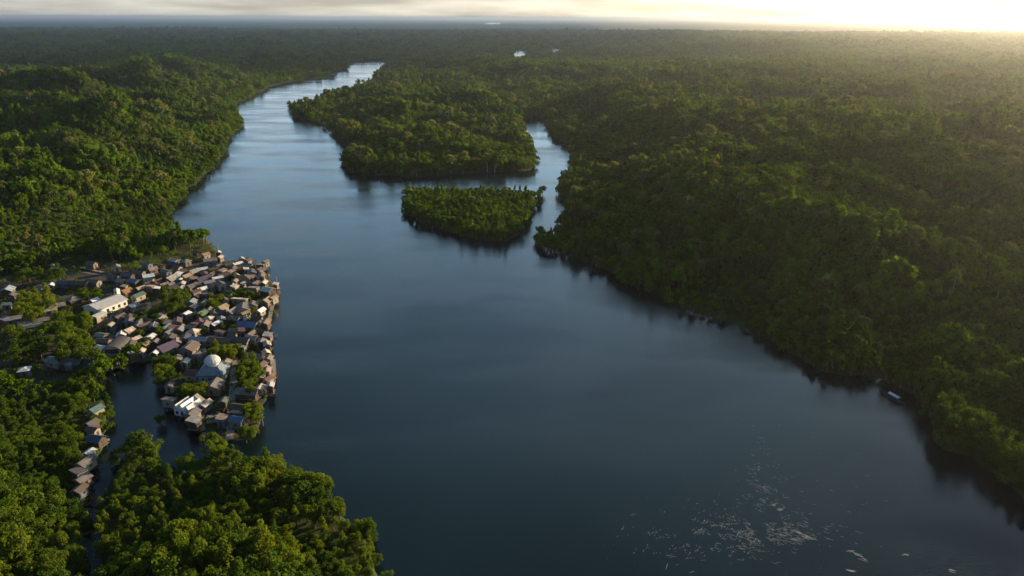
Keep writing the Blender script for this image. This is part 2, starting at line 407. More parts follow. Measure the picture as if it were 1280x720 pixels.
r_ = np.random.default_rng(78); v_, f_ = crown_quads(r_, make_lobes(r_, 'broad', 16, 14.5, 4.6), 17, .6)
tk = MB().tube([(0, 0, -2), (.2, .1, 7), (0, 0, 12)], [.34, .26, .12], 6); f2 = np.array(tk.f[:-2]) + len(v_)
me_ = np_mesh('forest_tree', np.concatenate([v_, np.array(tk.v)]), np.concatenate([f_, f2]), LEAF2); me_.materials.append(mat('pale_bark', (.34, .31, .27), .9, .3, 3))
mi = np.zeros(len(me_.polygons), np.int32); mi[-len(f2):] = 1; me_.polygons.foreach_set('material_index', mi); SRC.append(me_)

def scatter(y0, y1, sp, t0=-.86, t1=1.0):
    """Jittered points over the land seen, between two distances."""
    ys = np.arange(y0, y1, sp); out = []
    for y in ys:
        xs = np.arange(t0 * y - 30, t1 * y + 40, sp)
        out.append(np.stack([xs, np.full(len(xs), y)], 1))
    p = np.concatenate(out)
    return p + rng.uniform(-.48, .48, p.shape) * sp

CHX, CHY = at(117, 596); CHY += 4
CLEAR = [(*at(px, py, 2.5), cw) for px, py, cw in ((118, 514, 4.5), (121, 551, 4.2), (112, 568, 3.5), (106, 582, 4), (103, 592, 3.4), (101, 610, 3), (116, 534, 3), (31, 464, 4), (347, 608, 1.8))]   # yards kept free of trees
tiers = [(118, 300, 3.6, 0), (300, 520, 4.2, 0), (520, 900, 4.7, 0), (900, 1500, 5.8, 0), (1500, 3200, 15, 1), (3200, 7000, 24, 1)]
pts = []
for y0, y1, sp, kind in tiers:
    p = scatter(y0, y1, sp)
    d = land_dist(p)
    dvv = sdist(p, VILLAGE)
    keep = (d > (-1.2 if kind == 0 else 6)) & (dvv < -1.0)
    keep &= ~((p[:, 1] < CHY) & (np.abs(p[:, 0] - CHX - (p[:, 1] - CHY) * .1) < 11) & (d < 2.6))
    for cx, cy, cw in CLEAR:
        keep &= ~((np.abs(p[:, 0] - cx) < cw) & (p[:, 1] - cy < 4) & (p[:, 1] - cy > -8.5))
    p, d = p[keep], d[keep]
    z = height(p, d)
    n = len(p)
    patch = fbm(p[:, 0] / 34, p[:, 1] / 26, 61, 3)
    sc = (.62 + .95 * sstep(.3, .72, patch)) * (.78 + .44 * rng.random(n))
    sc *= np.where(rng.random(n) < .04, 1.35, 1)
    if kind == 1: sc = sc * (.85 if sp < 20 else 1.3)
    else: sc *= {3.6: .78, 4.2: .82, 4.7: .86, 5.8: 1.02}[sp]
    near_shore = d < 5
    isl = sdist(p, LANDS[2]) > -2
    sc = np.where(isl, .84 * (.85 + .3 * rng.random(n)), sc)
    sc = np.where(near_shore & (kind == 0), np.minimum(sc, .95), sc)
    src = np.where((rng.random(n) < .075) & (p[:, 1] > 275), 9 + rng.integers(0, 2, n), rng.integers(0, 6, n)) if kind == 0 else 6 + rng.integers(0, 3, n)
    src = np.where(isl & (src > 8), 1, src)
    pts.append((p, z, sc, src))
NEAR0 = len(SRC); SRC += [c for c, t, n_ in NEAR]
PX = np.concatenate([q[0] for q in pts]); PZ = np.concatenate([q[1] for q in pts]); PS = np.concatenate([q[2] for q in pts]); PI = np.concatenate([q[3] for q in pts])
NT = len(PX)
u, v, dep = to_px(PX[:, 0], PX[:, 1], PZ + 5)
inframe = (u > -14) & (u < 1294) & (v < 740) & (v > 20)
dist = np.where(inframe & ((PI < 6) | (PI > 8)), np.sqrt((PX ** 2).sum(1) + (CAM_H - PZ) ** 2), 1e9)
first = np.argsort(dist)[:300]
is_near = np.zeros(NT, bool); is_near[first] = True
print('trees', NT, 'single trees reach', dist[first].max())

CH_X = at(116, 640)[0]
ZONES = {'left': ('in the mangrove grove west of the narrow channel', 'trees of the grove beside the narrow channel'),
         'mid': ('in the rounded waterside grove south of the village', 'trees of the rounded waterside grove'),
         'right': ('on the shaded east bank near the long boat', 'trees of the dark east bank')}
for i in first:
    x, y = PX[i]; pu, pv = u[i], v[i]
    zone = 'right' if x > 60 else ('mid' if sdist(PX[i:i + 1], LANDS[3])[0] > -3 else 'left')
    j = int(rng.integers(0, 9))
    if zone == 'left': j = j if rng.random() < .5 else 3 + int(rng.integers(0, 6))
    crown, trunk, nm = NEAR[j]
    lo, hi = ZONES[zone]
    t = empty('mangrove_tree', (x, y, PZ[i]), rng.random() * 6.28)
    s = PS[i] * 1.0
    t.scale = (s, s, s * rng.uniform(.9, 1.15))
    tag(t, f'{nm} tree {lo}', 'tree', hi)
    for k, me in (('crown', crown), ('trunk', trunk)):
        o = bpy.data.objects.new(k, me); COL.objects.link(o); o.parent = t

PI = np.where(~is_near & (PI < 6) & (PX[:, 1] < 230), NEAR0 + PI, PI)
# the rest of the forest: one object that instances whole trees on points
def forest(sel):
    me = bpy.data.meshes.new('forest'); n = int(sel.sum())
    me.vertices.add(n); me.vertices.foreach_set('co', np.column_stack([PX[sel], PZ[sel]]).astype(np.float32).ravel())
    for nm, typ, val in (('pick', 'INT', PI[sel].astype(np.int32)), ('size', 'FLOAT', PS[sel].astype(np.float32)), ('turn', 'FLOAT', (rng.random(n) * 6.28).astype(np.float32))):
        a = me.attributes.new(nm, typ, 'POINT'); a.data.foreach_set('value', val)
    o = bpy.data.objects.new('forest', me); COL.objects.link(o); o['kind'] = 'stuff'
    o['label'] = 'dense green rainforest covering both banks, the islet and the land to the horizon'
    ng = bpy.data.node_groups.new('plant_forest', 'GeometryNodeTree')
    ng.interface.new_socket('Geometry', in_out='INPUT', socket_type='NodeSocketGeometry'); ng.interface.new_socket('Geometry', in_out='OUTPUT', socket_type='NodeSocketGeometry')
    N = ng.nodes.new; K = ng.links.new
    gi, goo = N('NodeGroupInput'), N('NodeGroupOutput')
    jn = N('GeometryNodeJoinGeometry')
    for k in reversed(range(len(SRC))):
        so = bpy.data.objects.new('forest_tree_source', SRC[k])
        oi = N('GeometryNodeObjectInfo'); oi.inputs['Object'].default_value = so
        oi.inputs['As Instance'].default_value = False
        g2 = N('GeometryNodeGeometryToInstance'); K(oi.outputs['Geometry'], g2.inputs[0]); K(g2.outputs[0], jn.inputs[0])
    ip = N('GeometryNodeInstanceOnPoints'); ip.inputs['Pick Instance'].default_value = True
    def att(nm, t):
        a = N('GeometryNodeInputNamedAttribute'); a.data_type = t; a.inputs['Name'].default_value = nm; return [x for x in a.outputs if x.enabled][0]
    K(gi.outputs[0], ip.inputs['Points']); K(jn.outputs[0], ip.inputs['Instance'])
    K(att('pick', 'INT'), ip.inputs['Instance Index'])
    cx = N('ShaderNodeCombineXYZ'); K(att('turn', 'FLOAT'), cx.inputs[2]); K(cx.outputs[0], ip.inputs['Rotation'])
    K(att('size', 'FLOAT'), ip.inputs['Scale'])
    K(ip.outputs[0], goo.inputs[0])
    md = o.modifiers.new('plant', 'NODES'); md.node_group = ng
    return o
forest(~is_near)

# ------------------------------------------------------------------ village
GZ = .6                                                      # the village ground is level
ROOFS = {'white': ((.62, .63, .66), (.5, .5, .52)), 'cream': ((.60, .54, .44), (.45, .38, .3)), 'pale grey': ((.36, .37, .39), (.25, .24, .24)),
         'dark grey': ((.10, .105, .12), (.07, .07, .075)), 'grey': ((.20, .205, .22), (.14, .13, .125)), 'brown': ((.14, .095, .075), (.08, .06, .05)),
         'tan': ((.38, .29, .2), (.24, .18, .13)), 'blue': ((.06, .17, .36), (.05, .12, .24)), 'pale blue': ((.32, .44, .56), (.24, .3, .38)),
         'teal': ((.07, .26, .27), (.05, .16, .17)), 'maroon': ((.17, .03, .045), (.1, .025, .03)), 'orange': ((.5, .24, .06), (.3, .15, .05)),
         'pink': ((.40, .30, .28), (.26, .19, .17)), 'indigo': ((.1, .09, .2), (.07, .06, .13)), 'green': ((.08, .2, .1), (.06, .13, .07)),
         'yellow': ((.55, .42, .12), (.35, .26, .09))}
DIM = {'white': .95, 'cream': .8}
RM = {k: mat(k.replace(' ', '_') + '_roof_sheet', a, .55, scale=.7, base2=tuple(.55 * c + .45 * q for c, q in zip(b_, (.11, .06, .035))) if k != 'white' else b_, wave=3.5, spec=.4, objvar=.3, detail=6) for k, (a, b_) in ((k, tuple(tuple(c * DIM.get(k, .62) for c in q) for q in v)) for k, v in ROOFS.items())}
WALLS = [mat('pale_plank_wall', (.22, .2, .175), .85, .5, 2), mat('brown_plank_wall', (.10, .07, .05), .9, .4, 2),
         mat('cream_wall', (.32, .27, .21), .85, .25, 1), mat('blue_grey_wall', (.14, .165, .2), .85, .3, 1), mat('rose_wall', (.2, .145, .125), .85, .3, 1)]
WOOD = mat('grey_wood', (.2, .17, .14), .9, .45, 2.5); DARKWOOD = mat('dark_wood', (.07, .055, .045), .9, .4, 3)
GLASS = mat('window_dark', (.03, .035, .04), .2, .2, 1, spec=.6); PATHM = mat('packed_path', (.16, .145, .135), .9, .3, .6, bump=.2)

def house(px, py, roof, w, l, rot, wall=None, ht=None, style='gable', name='stilt_house'):
    """A house at the photograph's (px, py); w across the ridge, l along it, in metres; rot in degrees, 0 = ridge away from the lens."""
    ht = ht or random.uniform(2.4, 3.0); w *= .79; l *= .79
    c = at(px, py, GZ + ht * .9)
    h = empty(name, (c[0], c[1], GZ), R(rot))
    wm_ = wall or random.choice(WALLS)
    fl = .7; rm = RM[roof]; hw, hl = w / 2, l / 2
    st = [(sx * (hw - .25), sy * (hl - .25)) for sx in (-1, 1) for sy in (-1, 1)]
    for sx, sy in st:
        MB().box(sx - .12, sy - .12, -3.2, sx + .12, sy + .12, fl - .02).build('stilt', DARKWOOD, h)
    MB().box(-hw - .3, -hl - .5, fl, hw + .3, hl + .3, fl + .15).build('floor_deck', WOOD, h)
    z0, z1 = fl + .152, fl + ht
    if style == 'gable':
        rise = w * random.uniform(.2, .32)
        MB().prism([(-hw, z0), (hw, z0), (hw, z1), (0, z1 + rise), (-hw, z1)], -hl, hl).build('wall', wm_, h)
        e = .5; k = rise / hw; t = .1
        MB().prism([(-hw - e, z1 - e * k + .02), (0, z1 + rise + .02), (hw + e, z1 - e * k + .02), (hw + e, z1 - e * k + .02 + t), (0, z1 + rise + .02 + t), (-hw - e, z1 - e * k + .02 + t)],
                   -hl - .45, hl + .45).build('roof', rm, h)
    elif style == 'hip':
        rise = w * .28
        MB().box(-hw, -hl, z0, hw, hl, z1).build('wall', wm_, h)
        e = .6; rl = max(hl - hw, .2)
        MB().add([(-hw - e, -hl - e, z1 - .1), (hw + e, -hl - e, z1 - .1), (hw + e, hl + e, z1 - .1), (-hw - e, hl + e, z1 - .1), (0, -rl, z1 + rise), (0, rl, z1 + rise)],
                 [(3, 2, 1, 0), (0, 1, 4), (1, 2, 5, 4), (2, 3, 5), (3, 0, 4, 5)]).build('roof', rm, h)
    elif style == 'shed':
        rise = w * .16
        MB().prism([(-hw, z0), (hw, z0), (hw, z1), (-hw, z1 + rise)], -hl, hl).build('wall', wm_, h)
        MB().prism([(-hw - .4, z1 + rise + .08), (hw + .4, z1 - .06), (hw + .4, z1 + .05), (-hw - .4, z1 + rise + .19)], -hl - .4, hl + .4).build('roof', rm, h)
    dr = MB().box(-.45, -hl - .05, z0 + .01, .45, -hl - .002, z0 + 1.95).build('door', DARKWOOD, h)
    n = max(1, int(l / 3.2))
    for s in (-1, 1):
        for q in range(n):
            y = -hl + l * (q + .5) / n; x = s * hw
            f = MB().box(min(x + s * .002, x + s * .06), y - .5, z0 + .8, max(x + s * .002, x + s * .06), y + .5, z0 + 1.75).build('window', WOOD, h)
            MB().box(min(x + s * .062, x + s * .075), y - .4, z0 + .9, max(x + s * .062, x + s * .075), y + .4, z0 + 1.65).build('pane', GLASS, f)
    return h

# px, py, roof, width, length, turn, style
HOUSES = [
 (10,364,'pale blue',6,7,15,'gable'), (20,371,'pale grey',4,5,60,'shed'), (9,383,'cream',4,5,30,'shed'), (64,358,'white',3.2,4,20,'gable'), (52,361,'grey',5,6,70,'gable'),
 (82,355,'indigo',5,9,80,'gable'), (99,356,'brown',5,12,84,'gable'), (117,354,'dark grey',5,8,80,'gable'), (92,376,'pale grey',6,6,-35,'hip'), (70,384,'pale grey',5,9,-55,'gable'),
 (61,390,'cream',3,8,-60,'shed'), (24,399,'pale grey',4,13,-58,'gable'), (36,406,'grey',6,9,-58,'gable'), (57,402,'pale grey',3.4,14,-60,'shed'), (42,410,'cream',3,8,-60,'shed'),
 (5,401,'indigo',5,7,10,'gable'), (118,377,'white',3,4,-25,'gable'), (156,360,'yellow',2.6,3,0,'shed'), (158,366,'orange',5,6,-20,'gable'), (168,353,'blue',5.5,6,75,'gable'),
 (152,353,'tan',4,5,70,'gable'), (173,371,'teal',4,7,-20,'gable'), (166,384,'pale blue',5,6,-15,'gable'), (176,362,'cream',3,5,-30,'gable'), (186,347,'white',4,6,-60,'gable'),
 (146,335,'pale grey',4,5,30,'gable'), (184,332,'pale grey',4,6,70,'gable'), (191,338,'pink',4,5,-40,'gable'), (174,342,'brown',4,7,80,'gable'), (115,331,'grey',4,6,75,'gable'),
 (67,335,'grey',4,5,40,'gable'), (125,396,'white',2.6,7,-18,'shed'), (138,408,'cream',2.6,4,0,'gable'), (162,403,'tan',4,5,20,'gable'), (193,409,'white',3.4,4,15,'gable'),
 (218,327,'cream',4.5,6,70,'gable'), (232,328,'pale grey',4.5,6,60,'hip'), (247,317,'brown',4,6,50,'gable'), (257,320,'tan',4,5,-30,'gable'), (263,327,'pink',4,8,-65,'gable'),
 (273,317,'white',3,4,20,'gable'), (275,323,'cream',3,4,-10,'gable'), (253,338,'white',3.5,6,-55,'gable'), (242,341,'pale grey',5,6,-25,'gable'), (233,347,'tan',4,6,-20,'gable'),
 (215,350,'pale grey',7,9,-15,'gable'), (224,344,'white',3,4,0,'shed'), (228,356,'cream',3,4,10,'gable'), (197,354,'maroon',5,6,-20,'gable'), (205,357,'pink',3,5,-30,'gable'),
 (197,362,'white',2.6,3.4,10,'shed'), (186,356,'orange',3.4,4,-40,'gable'), (254,351,'indigo',7,9,-30,'gable'), (272,349,'white',3,6,-50,'gable'), (262,355,'pale grey',3,6,-50,'shed'),
 (253,363,'white',3,5,-40,'gable'), (288,341,'pink',4,5,-30,'gable'), (280,346,'brown',5,7,-50,'gable'), (297,331,'white',3.4,6,-40,'gable'), (302,325,'cream',3,4,30,'gable'),
 (310,333,'teal',5,7,75,'gable'), (315,342,'indigo',5,7,20,'gable'), (306,349,'brown',7,8,10,'hip'), (296,346,'yellow',3,4,40,'gable'), (294,353,'tan',3,4,0,'gable'),
 (294,360,'cream',3,4,-20,'shed'), (317,362,'pale grey',4,6,80,'shed'), (327,346,'tan',3.4,8,15,'gable'), (330,355,'cream',3,5,0,'gable'), (335,364,'white',6,7,65,'gable'),
 (345,357,'cream',2.4,3.4,0,'shed'), (342,374,'pink',3,5,-20,'gable'), (333,378,'tan',5,6,-10,'gable'), (326,390,'white',3,5,-15,'gable'), (332,405,'tan',4,6,0,'gable'),
 (304,387,'grey',8,9,15,'gable'), (290,391,'pale grey',4,6,-15,'gable'), (278,386,'tan',4,6,-20,'gable'), (281,377,'brown',4,5,30,'gable'), (252,394,'green',5,6,-10,'gable'),
 (233,394,'white',3.6,4,-10,'gable'), (240,379,'pale blue',4,5,0,'gable'), (202,401,'pale grey',4,4.5,0,'gable'), (270,406,'white',3,6,-20,'gable'), (257,408,'pink',4,6,10,'gable'),
 (261,400,'cream',4,5,0,'hip'), (276,357,'dark grey',5,6,40,'gable'), (300,376,'cream',2.6,9,80,'shed'), (310,408,'blue',6.5,10,83,'gable'), (294,400,'grey',4,6,70,'gable'),
 (127,421,'pale grey',4,5,80,'gable'), (129,428,'grey',4,7,82,'gable'), (127,437,'white',3.6,5,70,'gable'), (120,448,'pink',5,7,80,'gable'), (152,420,'white',4,4,20,'gable'),
 (161,415,'cream',4,4.5,-20,'gable'), (170,425,'cream',3,4,-30,'gable'), (188,423,'white',4,4.5,-10,'gable'), (195,429,'pink',2.8,3.4,0,'gable'), (193,410,'dark grey',4,5,10,'gable'),
 (208,412,'teal',4,6,-5,'gable'), (226,413,'pale grey',4,6,0,'gable'), (242,416,'cream',4.6,5,-10,'hip'), (249,426,'pale blue',4,8.5,85,'gable'), (208,436,'indigo',7,9,-30,'gable'),
 (237,437,'brown',7,8,-4,'gable'), (221,429,'pink',4,5,20,'gable'), (70,453,'pale blue',5,8,70,'gable'), (31,464,'white',4,4,20,'hip'), (194,443,'white',2.6,3,0,'gable'),
 (177,441,'cream',2.6,3.4,10,'gable'), (167,443,'pale grey',5,6,40,'shed'), (222,451,'tan',4,5,20,'gable'), (232,454,'cream',3,4,0,'gable'), (274,427,'brown',5,14,80,'gable'),
 (298,427,'dark grey',5,12,80,'gable'), (315,424,'pale grey',4,6,75,'gable'), (282,456,'tan',4,5,0,'gable'), (299,436,'tan',2.4,7,80,'shed'), (320,448,'pink',5,8,75,'gable'),
 (333,443,'cream',3,4,30,'gable'), (336,450,'tan',3,4,0,'gable'), (326,459,'brown',4,6,-10,'gable'), (334,465,'pink',3,5,10,'gable'), (325,474,'pale grey',4,4,20,'gable'),
 (335,476,'maroon',3,4,-20,'gable'), (310,492,'grey',4.6,9.5,80,'gable'), (325,487,'cream',3,4,0,'gable'), (338,484,'white',2.6,3.4,10,'gable'), (257,507,'cream',3,5,-15,'gable'),
 (245,469,'maroon',5,8.5,84,'gable'), (268,484,'grey',6.5,8,2,'gable'), (241,519,'grey',4.5,5,-10,'gable'), (243,528,'pale grey',4,4,-10,'shed'), (297,511,'brown',4,6,80,'gable'),
 (298,518,'pink',3,5,80,'shed'), (297,527,'blue',4,5,80,'gable'), (212,484,'dark grey',3,3.4,10,'gable'), (212,502,'grey',3,5,80,'shed'), (278,525,'pink',3,4,0,'shed'),
 (120,514,'teal',4,5,-20,'gable'), (121,551,'blue',4.4,5.5,78,'gable'), (112,568,'white',2.6,3.4,-10,'gable'), (107,580,'grey',4.4,6,-12,'gable'), (280,503,'green',3,4,0,'gable'),
 (115,531,'dark grey',3.4,4.4,-15,'gable'), (117,539,'brown',3.2,4,75,'gable'), (104,601,'grey',3.4,4.4,-20,'gable'), (100,614,'brown',3.2,4.2,-10,'gable'), (98,592,'dark grey',3,4,60,'shed'),
 (347,608,'indigo',3.4,4.5,30,'gable'), (222,403,'brown',4,6,20,'gable'), (182,392,'brown',4,6,-20,'gable'), (214,424,'brown',4,5,10,'gable'), (255,381,'dark grey',4,6,0,'gable'),
 (268,393,'brown',4,5,20,'gable'), (316,383,'dark grey',5,5,10,'gable'), (286,369,'dark grey',4,6,60,'gable'), (240,359,'grey',4,6,-30,'gable'), (208,341,'grey',4,6,60,'gable'),
 (222,336,'brown',4,5,70,'gable'), (200,334,'brown',4,6,60,'gable'), (160,346,'dark grey',4,7,80,'gable'), (141,347,'brown',4,6,75,'gable'), (267,338,'brown',4,6,-50,'gable'),
 (287,332,'dark grey',4,6,-50,'gable'), (150,398,'brown',4,6,-15,'gable'), (175,405,'grey',4,5,10,'gable'), (112,455,'dark grey',6,10,78,'gable'), (92,455,'dark grey',6,9,80,'gable'),
 (140,449,'dark grey',5,8,84,'gable'), (164,432,'brown',4,5,15,'gable'), (182,432,'tan',3.4,4,-15,'gable'), (250,445,'dark grey',5,7,-10,'gable'), (232,424,'dark grey',4,6,10,'gable'),
]
hr_ = random.Random(31); big_px = [(132, 380, 20), (267, 462, 20), (235, 507, 15), (147, 433, 12), (291, 490, 7)]
for x0, y0, x1, y1, n in ((205, 326, 332, 360, 22), (150, 392, 330, 418, 22), (225, 418, 335, 432, 6), (180, 350, 235, 362, 5), (238, 362, 262, 390, 5)):
    k = t = 0
    while k < n and t < 4000:
        t += 1; px, py = hr_.uniform(x0, x1), hr_.uniform(y0, y1)
        if py < 342 - (px - 205) * .17: continue
        if min(math.hypot(px - q[0], (py - q[1]) * 1.9) - .75 * max(q[3], q[4]) for q in HOUSES) < 4.2 or any(math.hypot(px - a_, py - b_) < c_ for a_, b_, c_ in big_px): continue
        HOUSES.append((round(px), round(py), hr_.choice(['brown', 'grey', 'dark grey', 'tan', 'pale grey', 'brown', 'cream', 'maroon']), hr_.choice([2.8, 3.2, 3.6]), hr_.choice([3.6, 4.4, 5.0]), hr_.choice([-35, -15, 5, 25, 70, 85]), hr_.choice(['gable', 'gable', 'shed']))); k += 1
# landmarks that a label can point to
MARKS = [('long white hall', 132, 380), ('rear blue roof', 168, 352), ('grey waterfront roof', 304, 387), ('white-roofed waterfront house', 335, 362),
         ('arched dark hall', 147, 433), ('white-capped dome', 266, 455), ('white cross-gabled house', 235, 507), ('blue waterfront roof', 310, 407),
         ('bright rounded tree', 38, 380), ('tan pier houses', 334, 452), ('cream northern-tip house', 274, 318), ('big indigo roof', 254, 351),
         ('narrow tidal channel', 112, 560), ('southern landing', 290, 540), ('tall white water tank', 87, 460), ('wide central road', 238, 395), ('long grey boardwalk', 291, 490)]
used = {}
def where(px, py):
    best = sorted(MARKS, key=lambda m: math.hypot(px - m[1], (py - m[2]) * 1.7))
    out = []
    for nm, mx_, my in best[:4]:
        dx, dy = px - mx_, (py - my) * 1.7
        if math.hypot(dx, dy) < 6: out.append(f'right at the {nm}'); continue
        side = ('on the river side of' if dx > 0 else 'inland of') if abs(dx) > abs(dy) else ('just in front of' if dy > 0 else 'just behind')
        out.append(f'{side} the {nm}')
    return out
def unique(head, px, py):
    w = where(px, py)
    for q in w:
        s = f'{head} {q}'
        if s not in used: used[s] = 1; return s
    for q in w:
        for extra in ('farther off', 'second along', 'third along', 'fourth along', 'fifth along'):
            s = f'{head} {q}, {extra}'
            if s not in used: used[s] = 1; return s

for px, py, roof, w, l, rot, style in HOUSES:
    ar = w * l
    size = 'tiny' if ar < 12.5 else 'small' if ar < 22 else 'mid-sized' if ar < 36 else 'large'
    form = {'gable': 'house', 'hip': 'hip-roofed house', 'shed': 'lean-to'}[style]
    if l / w > 2.1: form = 'long ' + form
    h = house(px, py, roof, w, l, rot, style=style, name='lean_to_hut' if style == 'shed' else 'stilt_house')
    lb = unique(f'{size} {roof.replace(" ", "-")}-roofed {form}', px, py).replace('right at the', 'at the')
    tag(h, lb, 'house', 'houses of the river village')

def big(name, px, py, rot, label, cat='building', z=3.):
    c = at(px, py, GZ + z); return tag(empty(name, (c[0], c[1], GZ), R(rot)), label, cat)

WHITEW = mat('whitewashed_wall', (.62, .6, .56), .8, .15, .6)
# long white hall
h = big('village_hall', 132, 381, -24, 'long white-roofed hall beside the inland road', 'hall')
MB().prism([(-5, .3), (5, .3), (5, 4), (0, 5.6), (-5, 4)], -7.5, 7.5).build('wall', WHITEW, h)
MB().prism([(-5.7, 3.8), (0, 5.62), (5.7, 3.8), (5.7, 3.95), (0, 5.8), (-5.7, 3.95)], -8, 8).build('roof', RM['white'], h)
MB().box(-.5, -7.6, .3, 1.0, -7.502, 2.6).build('door', DARKWOOD, h)
for s in (-1, 1):
    for q in range(5):
        f = MB().box(min(s * 5.002, s * 5.07), -6.5 + q * 3, 1.4, max(s * 5.002, s * 5.07), -5.3 + q * 3, 2.9).build('window', WOOD, h)
        MB().box(min(s * 5.072, s * 5.09), -6.4 + q * 3, 1.5, max(s * 5.072, s * 5.09), -5.4 + q * 3, 2.8).build('pane', GLASS, f)
# tall narrow white bell tower behind it
h = big('bell_tower', 147, 368, -20, 'slim white tower standing behind the long white hall', 'tower', 4)
MB().box(-.9, -.9, 0, .9, .9, 6.5).build('wall', WHITEW, h)
MB().add([(-1.1, -1.1, 6.502), (1.1, -1.1, 6.502), (1.1, 1.1, 6.502), (-1.1, 1.1, 6.502), (0, 0, 7.4)], [(3, 2, 1, 0), (0, 1, 4), (1, 2, 4), (2, 3, 4), (3, 0, 4)]).build('roof', RM['white'], h)
MB().box(-.4, -.96, 4.4, .4, -.902, 5.9).build('opening', DARKWOOD, h)
# domed building
h = big('mosque', 267, 462, 4, 'grey hip-roofed building topped by a white rounded cap', 'mosque', 4)
MB().box(-4.4, -4.4, .3, 4.4, 4.4, 4.2).build('wall', mat('grey_green_wall', (.26, .34, .32), .8, .2, .8), h)
MB().add([(-5.2, -5.2, 4.0), (5.2, -5.2, 4.0), (5.2, 5.2, 4.0), (-5.2, 5.2, 4.0), (-2.6, -2.6, 6.4), (2.6, -2.6, 6.4), (2.6, 2.6, 6.4), (-2.6, 2.6, 6.4)],
         [(3, 2, 1, 0), (4, 5, 6, 7), (0, 1, 5, 4), (1, 2, 6, 5), (2, 3, 7, 6), (3, 0, 4, 7)]).build('skirt_roof', mat('blue_grey_roof', (.16, .19, .23), .5, .3, .7), h)
MB().lathe([(2.3, 6.402), (2.35, 7.2)], 16).build('drum', WHITEW, h)
MB().lathe([(2.9, 7.202), (3.0, 7.7), (2.75, 8.5), (2.1, 9.25), (1.15, 9.7), (.15, 9.9)], 16).build('dome', RM['white'], h)
MB().tube([(0, 0, 9.89), (0, 0, 10.9)], [.08, .04]).build('finial', WHITEW, h)
tr = MB()
for s in (-1, 1):
    tr.box(-5.25, s * 5.21 - .04, 3.7, 5.25, s * 5.21 + .04, 3.99); tr.box(s * 5.21 - .04, -5.16, 3.7, s * 5.21 + .04, 5.16, 3.99)
tr.build('eave_trim', RM['green'], h)
MB().box(-.7, -4.46, .3, .7, -4.402, 2.6).build('door', DARKWOOD, h)
for x in (-2.7, 2.7):
    f = MB().box(x - .6, -4.46, 1.2, x + .6, -4.402, 2.9).build('window', WHITEW, h); MB().box(x - .48, -4.48, 1.3, x + .48, -4.462, 2.8).build('pane', GLASS, f)
# white house with crossing gables by the cove
h = big('gabled_house', 235, 508, -18, 'bright white house with three crossing gables standing over the cove', 'house', 3)
MB().box(-3.4, -3, .6, 3.4, 3, 3.4).build('wall', WHITEW, h)
for x in (-3.1, 0, 3.1):
    for y in (-2.7, 2.7): MB().box(x - .13, y - .13, -3.2, x + .13, y + .13, .598).build('stilt', DARKWOOD, h)
for x in (-2.3, 0, 2.3):
    MB().prism([(x - 1.15, 3.402), (x + 1.15, 3.402), (x, 5.3 - abs(x) * .15)], -3.3, 3.3).build('gable_roof', RM['white'], h)
MB().prism([(-3.3, 3.41), (3.3, 3.41), (0, 5.5)], 3.31, 5.2).build('rear_roof', RM['pale grey'], h)
MB().box(-.5, -3.06, .6, .5, -3.002, 2.6).build('door', DARKWOOD, h)
for x in (-2.2, 2.2): MB().box(x - .5, -3.06, 1.3, x + .5, -3.002, 2.4).build('window', GLASS, h)
# barrel-roofed hall
h = big('arched_hall', 147, 434, 3, 'barrel-roofed dark hall with a pale lower front', 'hall', 2.5)
arc = [(4 * math.cos(t), 2.4 + 2.6 * math.sin(t)) for t in np.linspace(0, math.pi, 11)]
arc2 = [(4.25 * math.cos(t), 2.42 + 2.85 * math.sin(t)) for t in np.linspace(0, math.pi, 11)]
MB().prism([(-4, .2)] + [(4, .2)] + arc, -5, 5).build('wall', mat('lilac_grey_wall', (.36, .34, .4), .85, .2, .8), h)
MB().prism(arc2 + [(x * 1.002, z + .01) for x, z in reversed(arc)], -5.3, 5.3).build('roof', RM['dark grey'], h)
MB().box(-2.6, -5.07, 2.1, 2.6, -5.002, 3.9).build('shutter', DARKWOOD, h)
MB().box(-.8, -5.07, .2, .8, -5.002, 2.0).build('door', DARKWOOD, h)
# water tank on legs
h = big('water_tank', 87, 460, 0, 'pale round water tank on a low stand in the shaded southwest', 'tank', 2)
MB().lathe([(1.5, 1.5), (1.55, 3.6), (1.3, 4.0), (.3, 4.3)], 14).build('tank', RM['pale grey'], h)
for a in range(4): MB().tube([(1.1 * math.cos(a * 1.57), 1.1 * math.sin(a * 1.57), 0), (1.1 * math.cos(a * 1.57), 1.1 * math.sin(a * 1.57), 1.49)], .09).build('leg', DARKWOOD, h)

# paths: thin sheets on the level ground
def path(name, pts, w, z, m=PATHM):
    p = np.array([at(a, b_, GZ) for a, b_ in pts]); t = np.gradient(p, axis=0); t /= np.linalg.norm(t, axis=1)[:, None]; nrm = np.stack([-t[:, 1], t[:, 0]], 1)
    mb = MB(); n = len(p)
    mb.add([(*(q + k * w / 2), z) for k_ in (1, -1) for q, k in zip(p, nrm * k_)], [(i, i + 1, n + i + 1, n + i) for i in range(n - 1)])
    o = mb.build(name, m); o['kind'] = 'structure'; return o
path('road', [(158, 352), (152, 372), (146, 390), (138, 412), (132, 430)], 4.5, GZ + .05)
path('road', [(250, 352), (247, 364), (243, 380), (239, 395), (233, 412), (225, 425)], 6.0, GZ + .054, mat('dark_road', (.085, .085, .095), .9, .25, .5))
path('path', [(2, 462), (60, 461), (110, 460), (150, 455), (188, 448)], 3.2, GZ + .058)
path('path', [(60, 345), (100, 340), (138, 345), (180, 350), (215, 337), (262, 333)], 2.4, GZ + .062)
path('path', [(170, 350), (182, 372), (200, 415), (230, 430), (262, 420), (318, 420)], 2.2, GZ + .066)

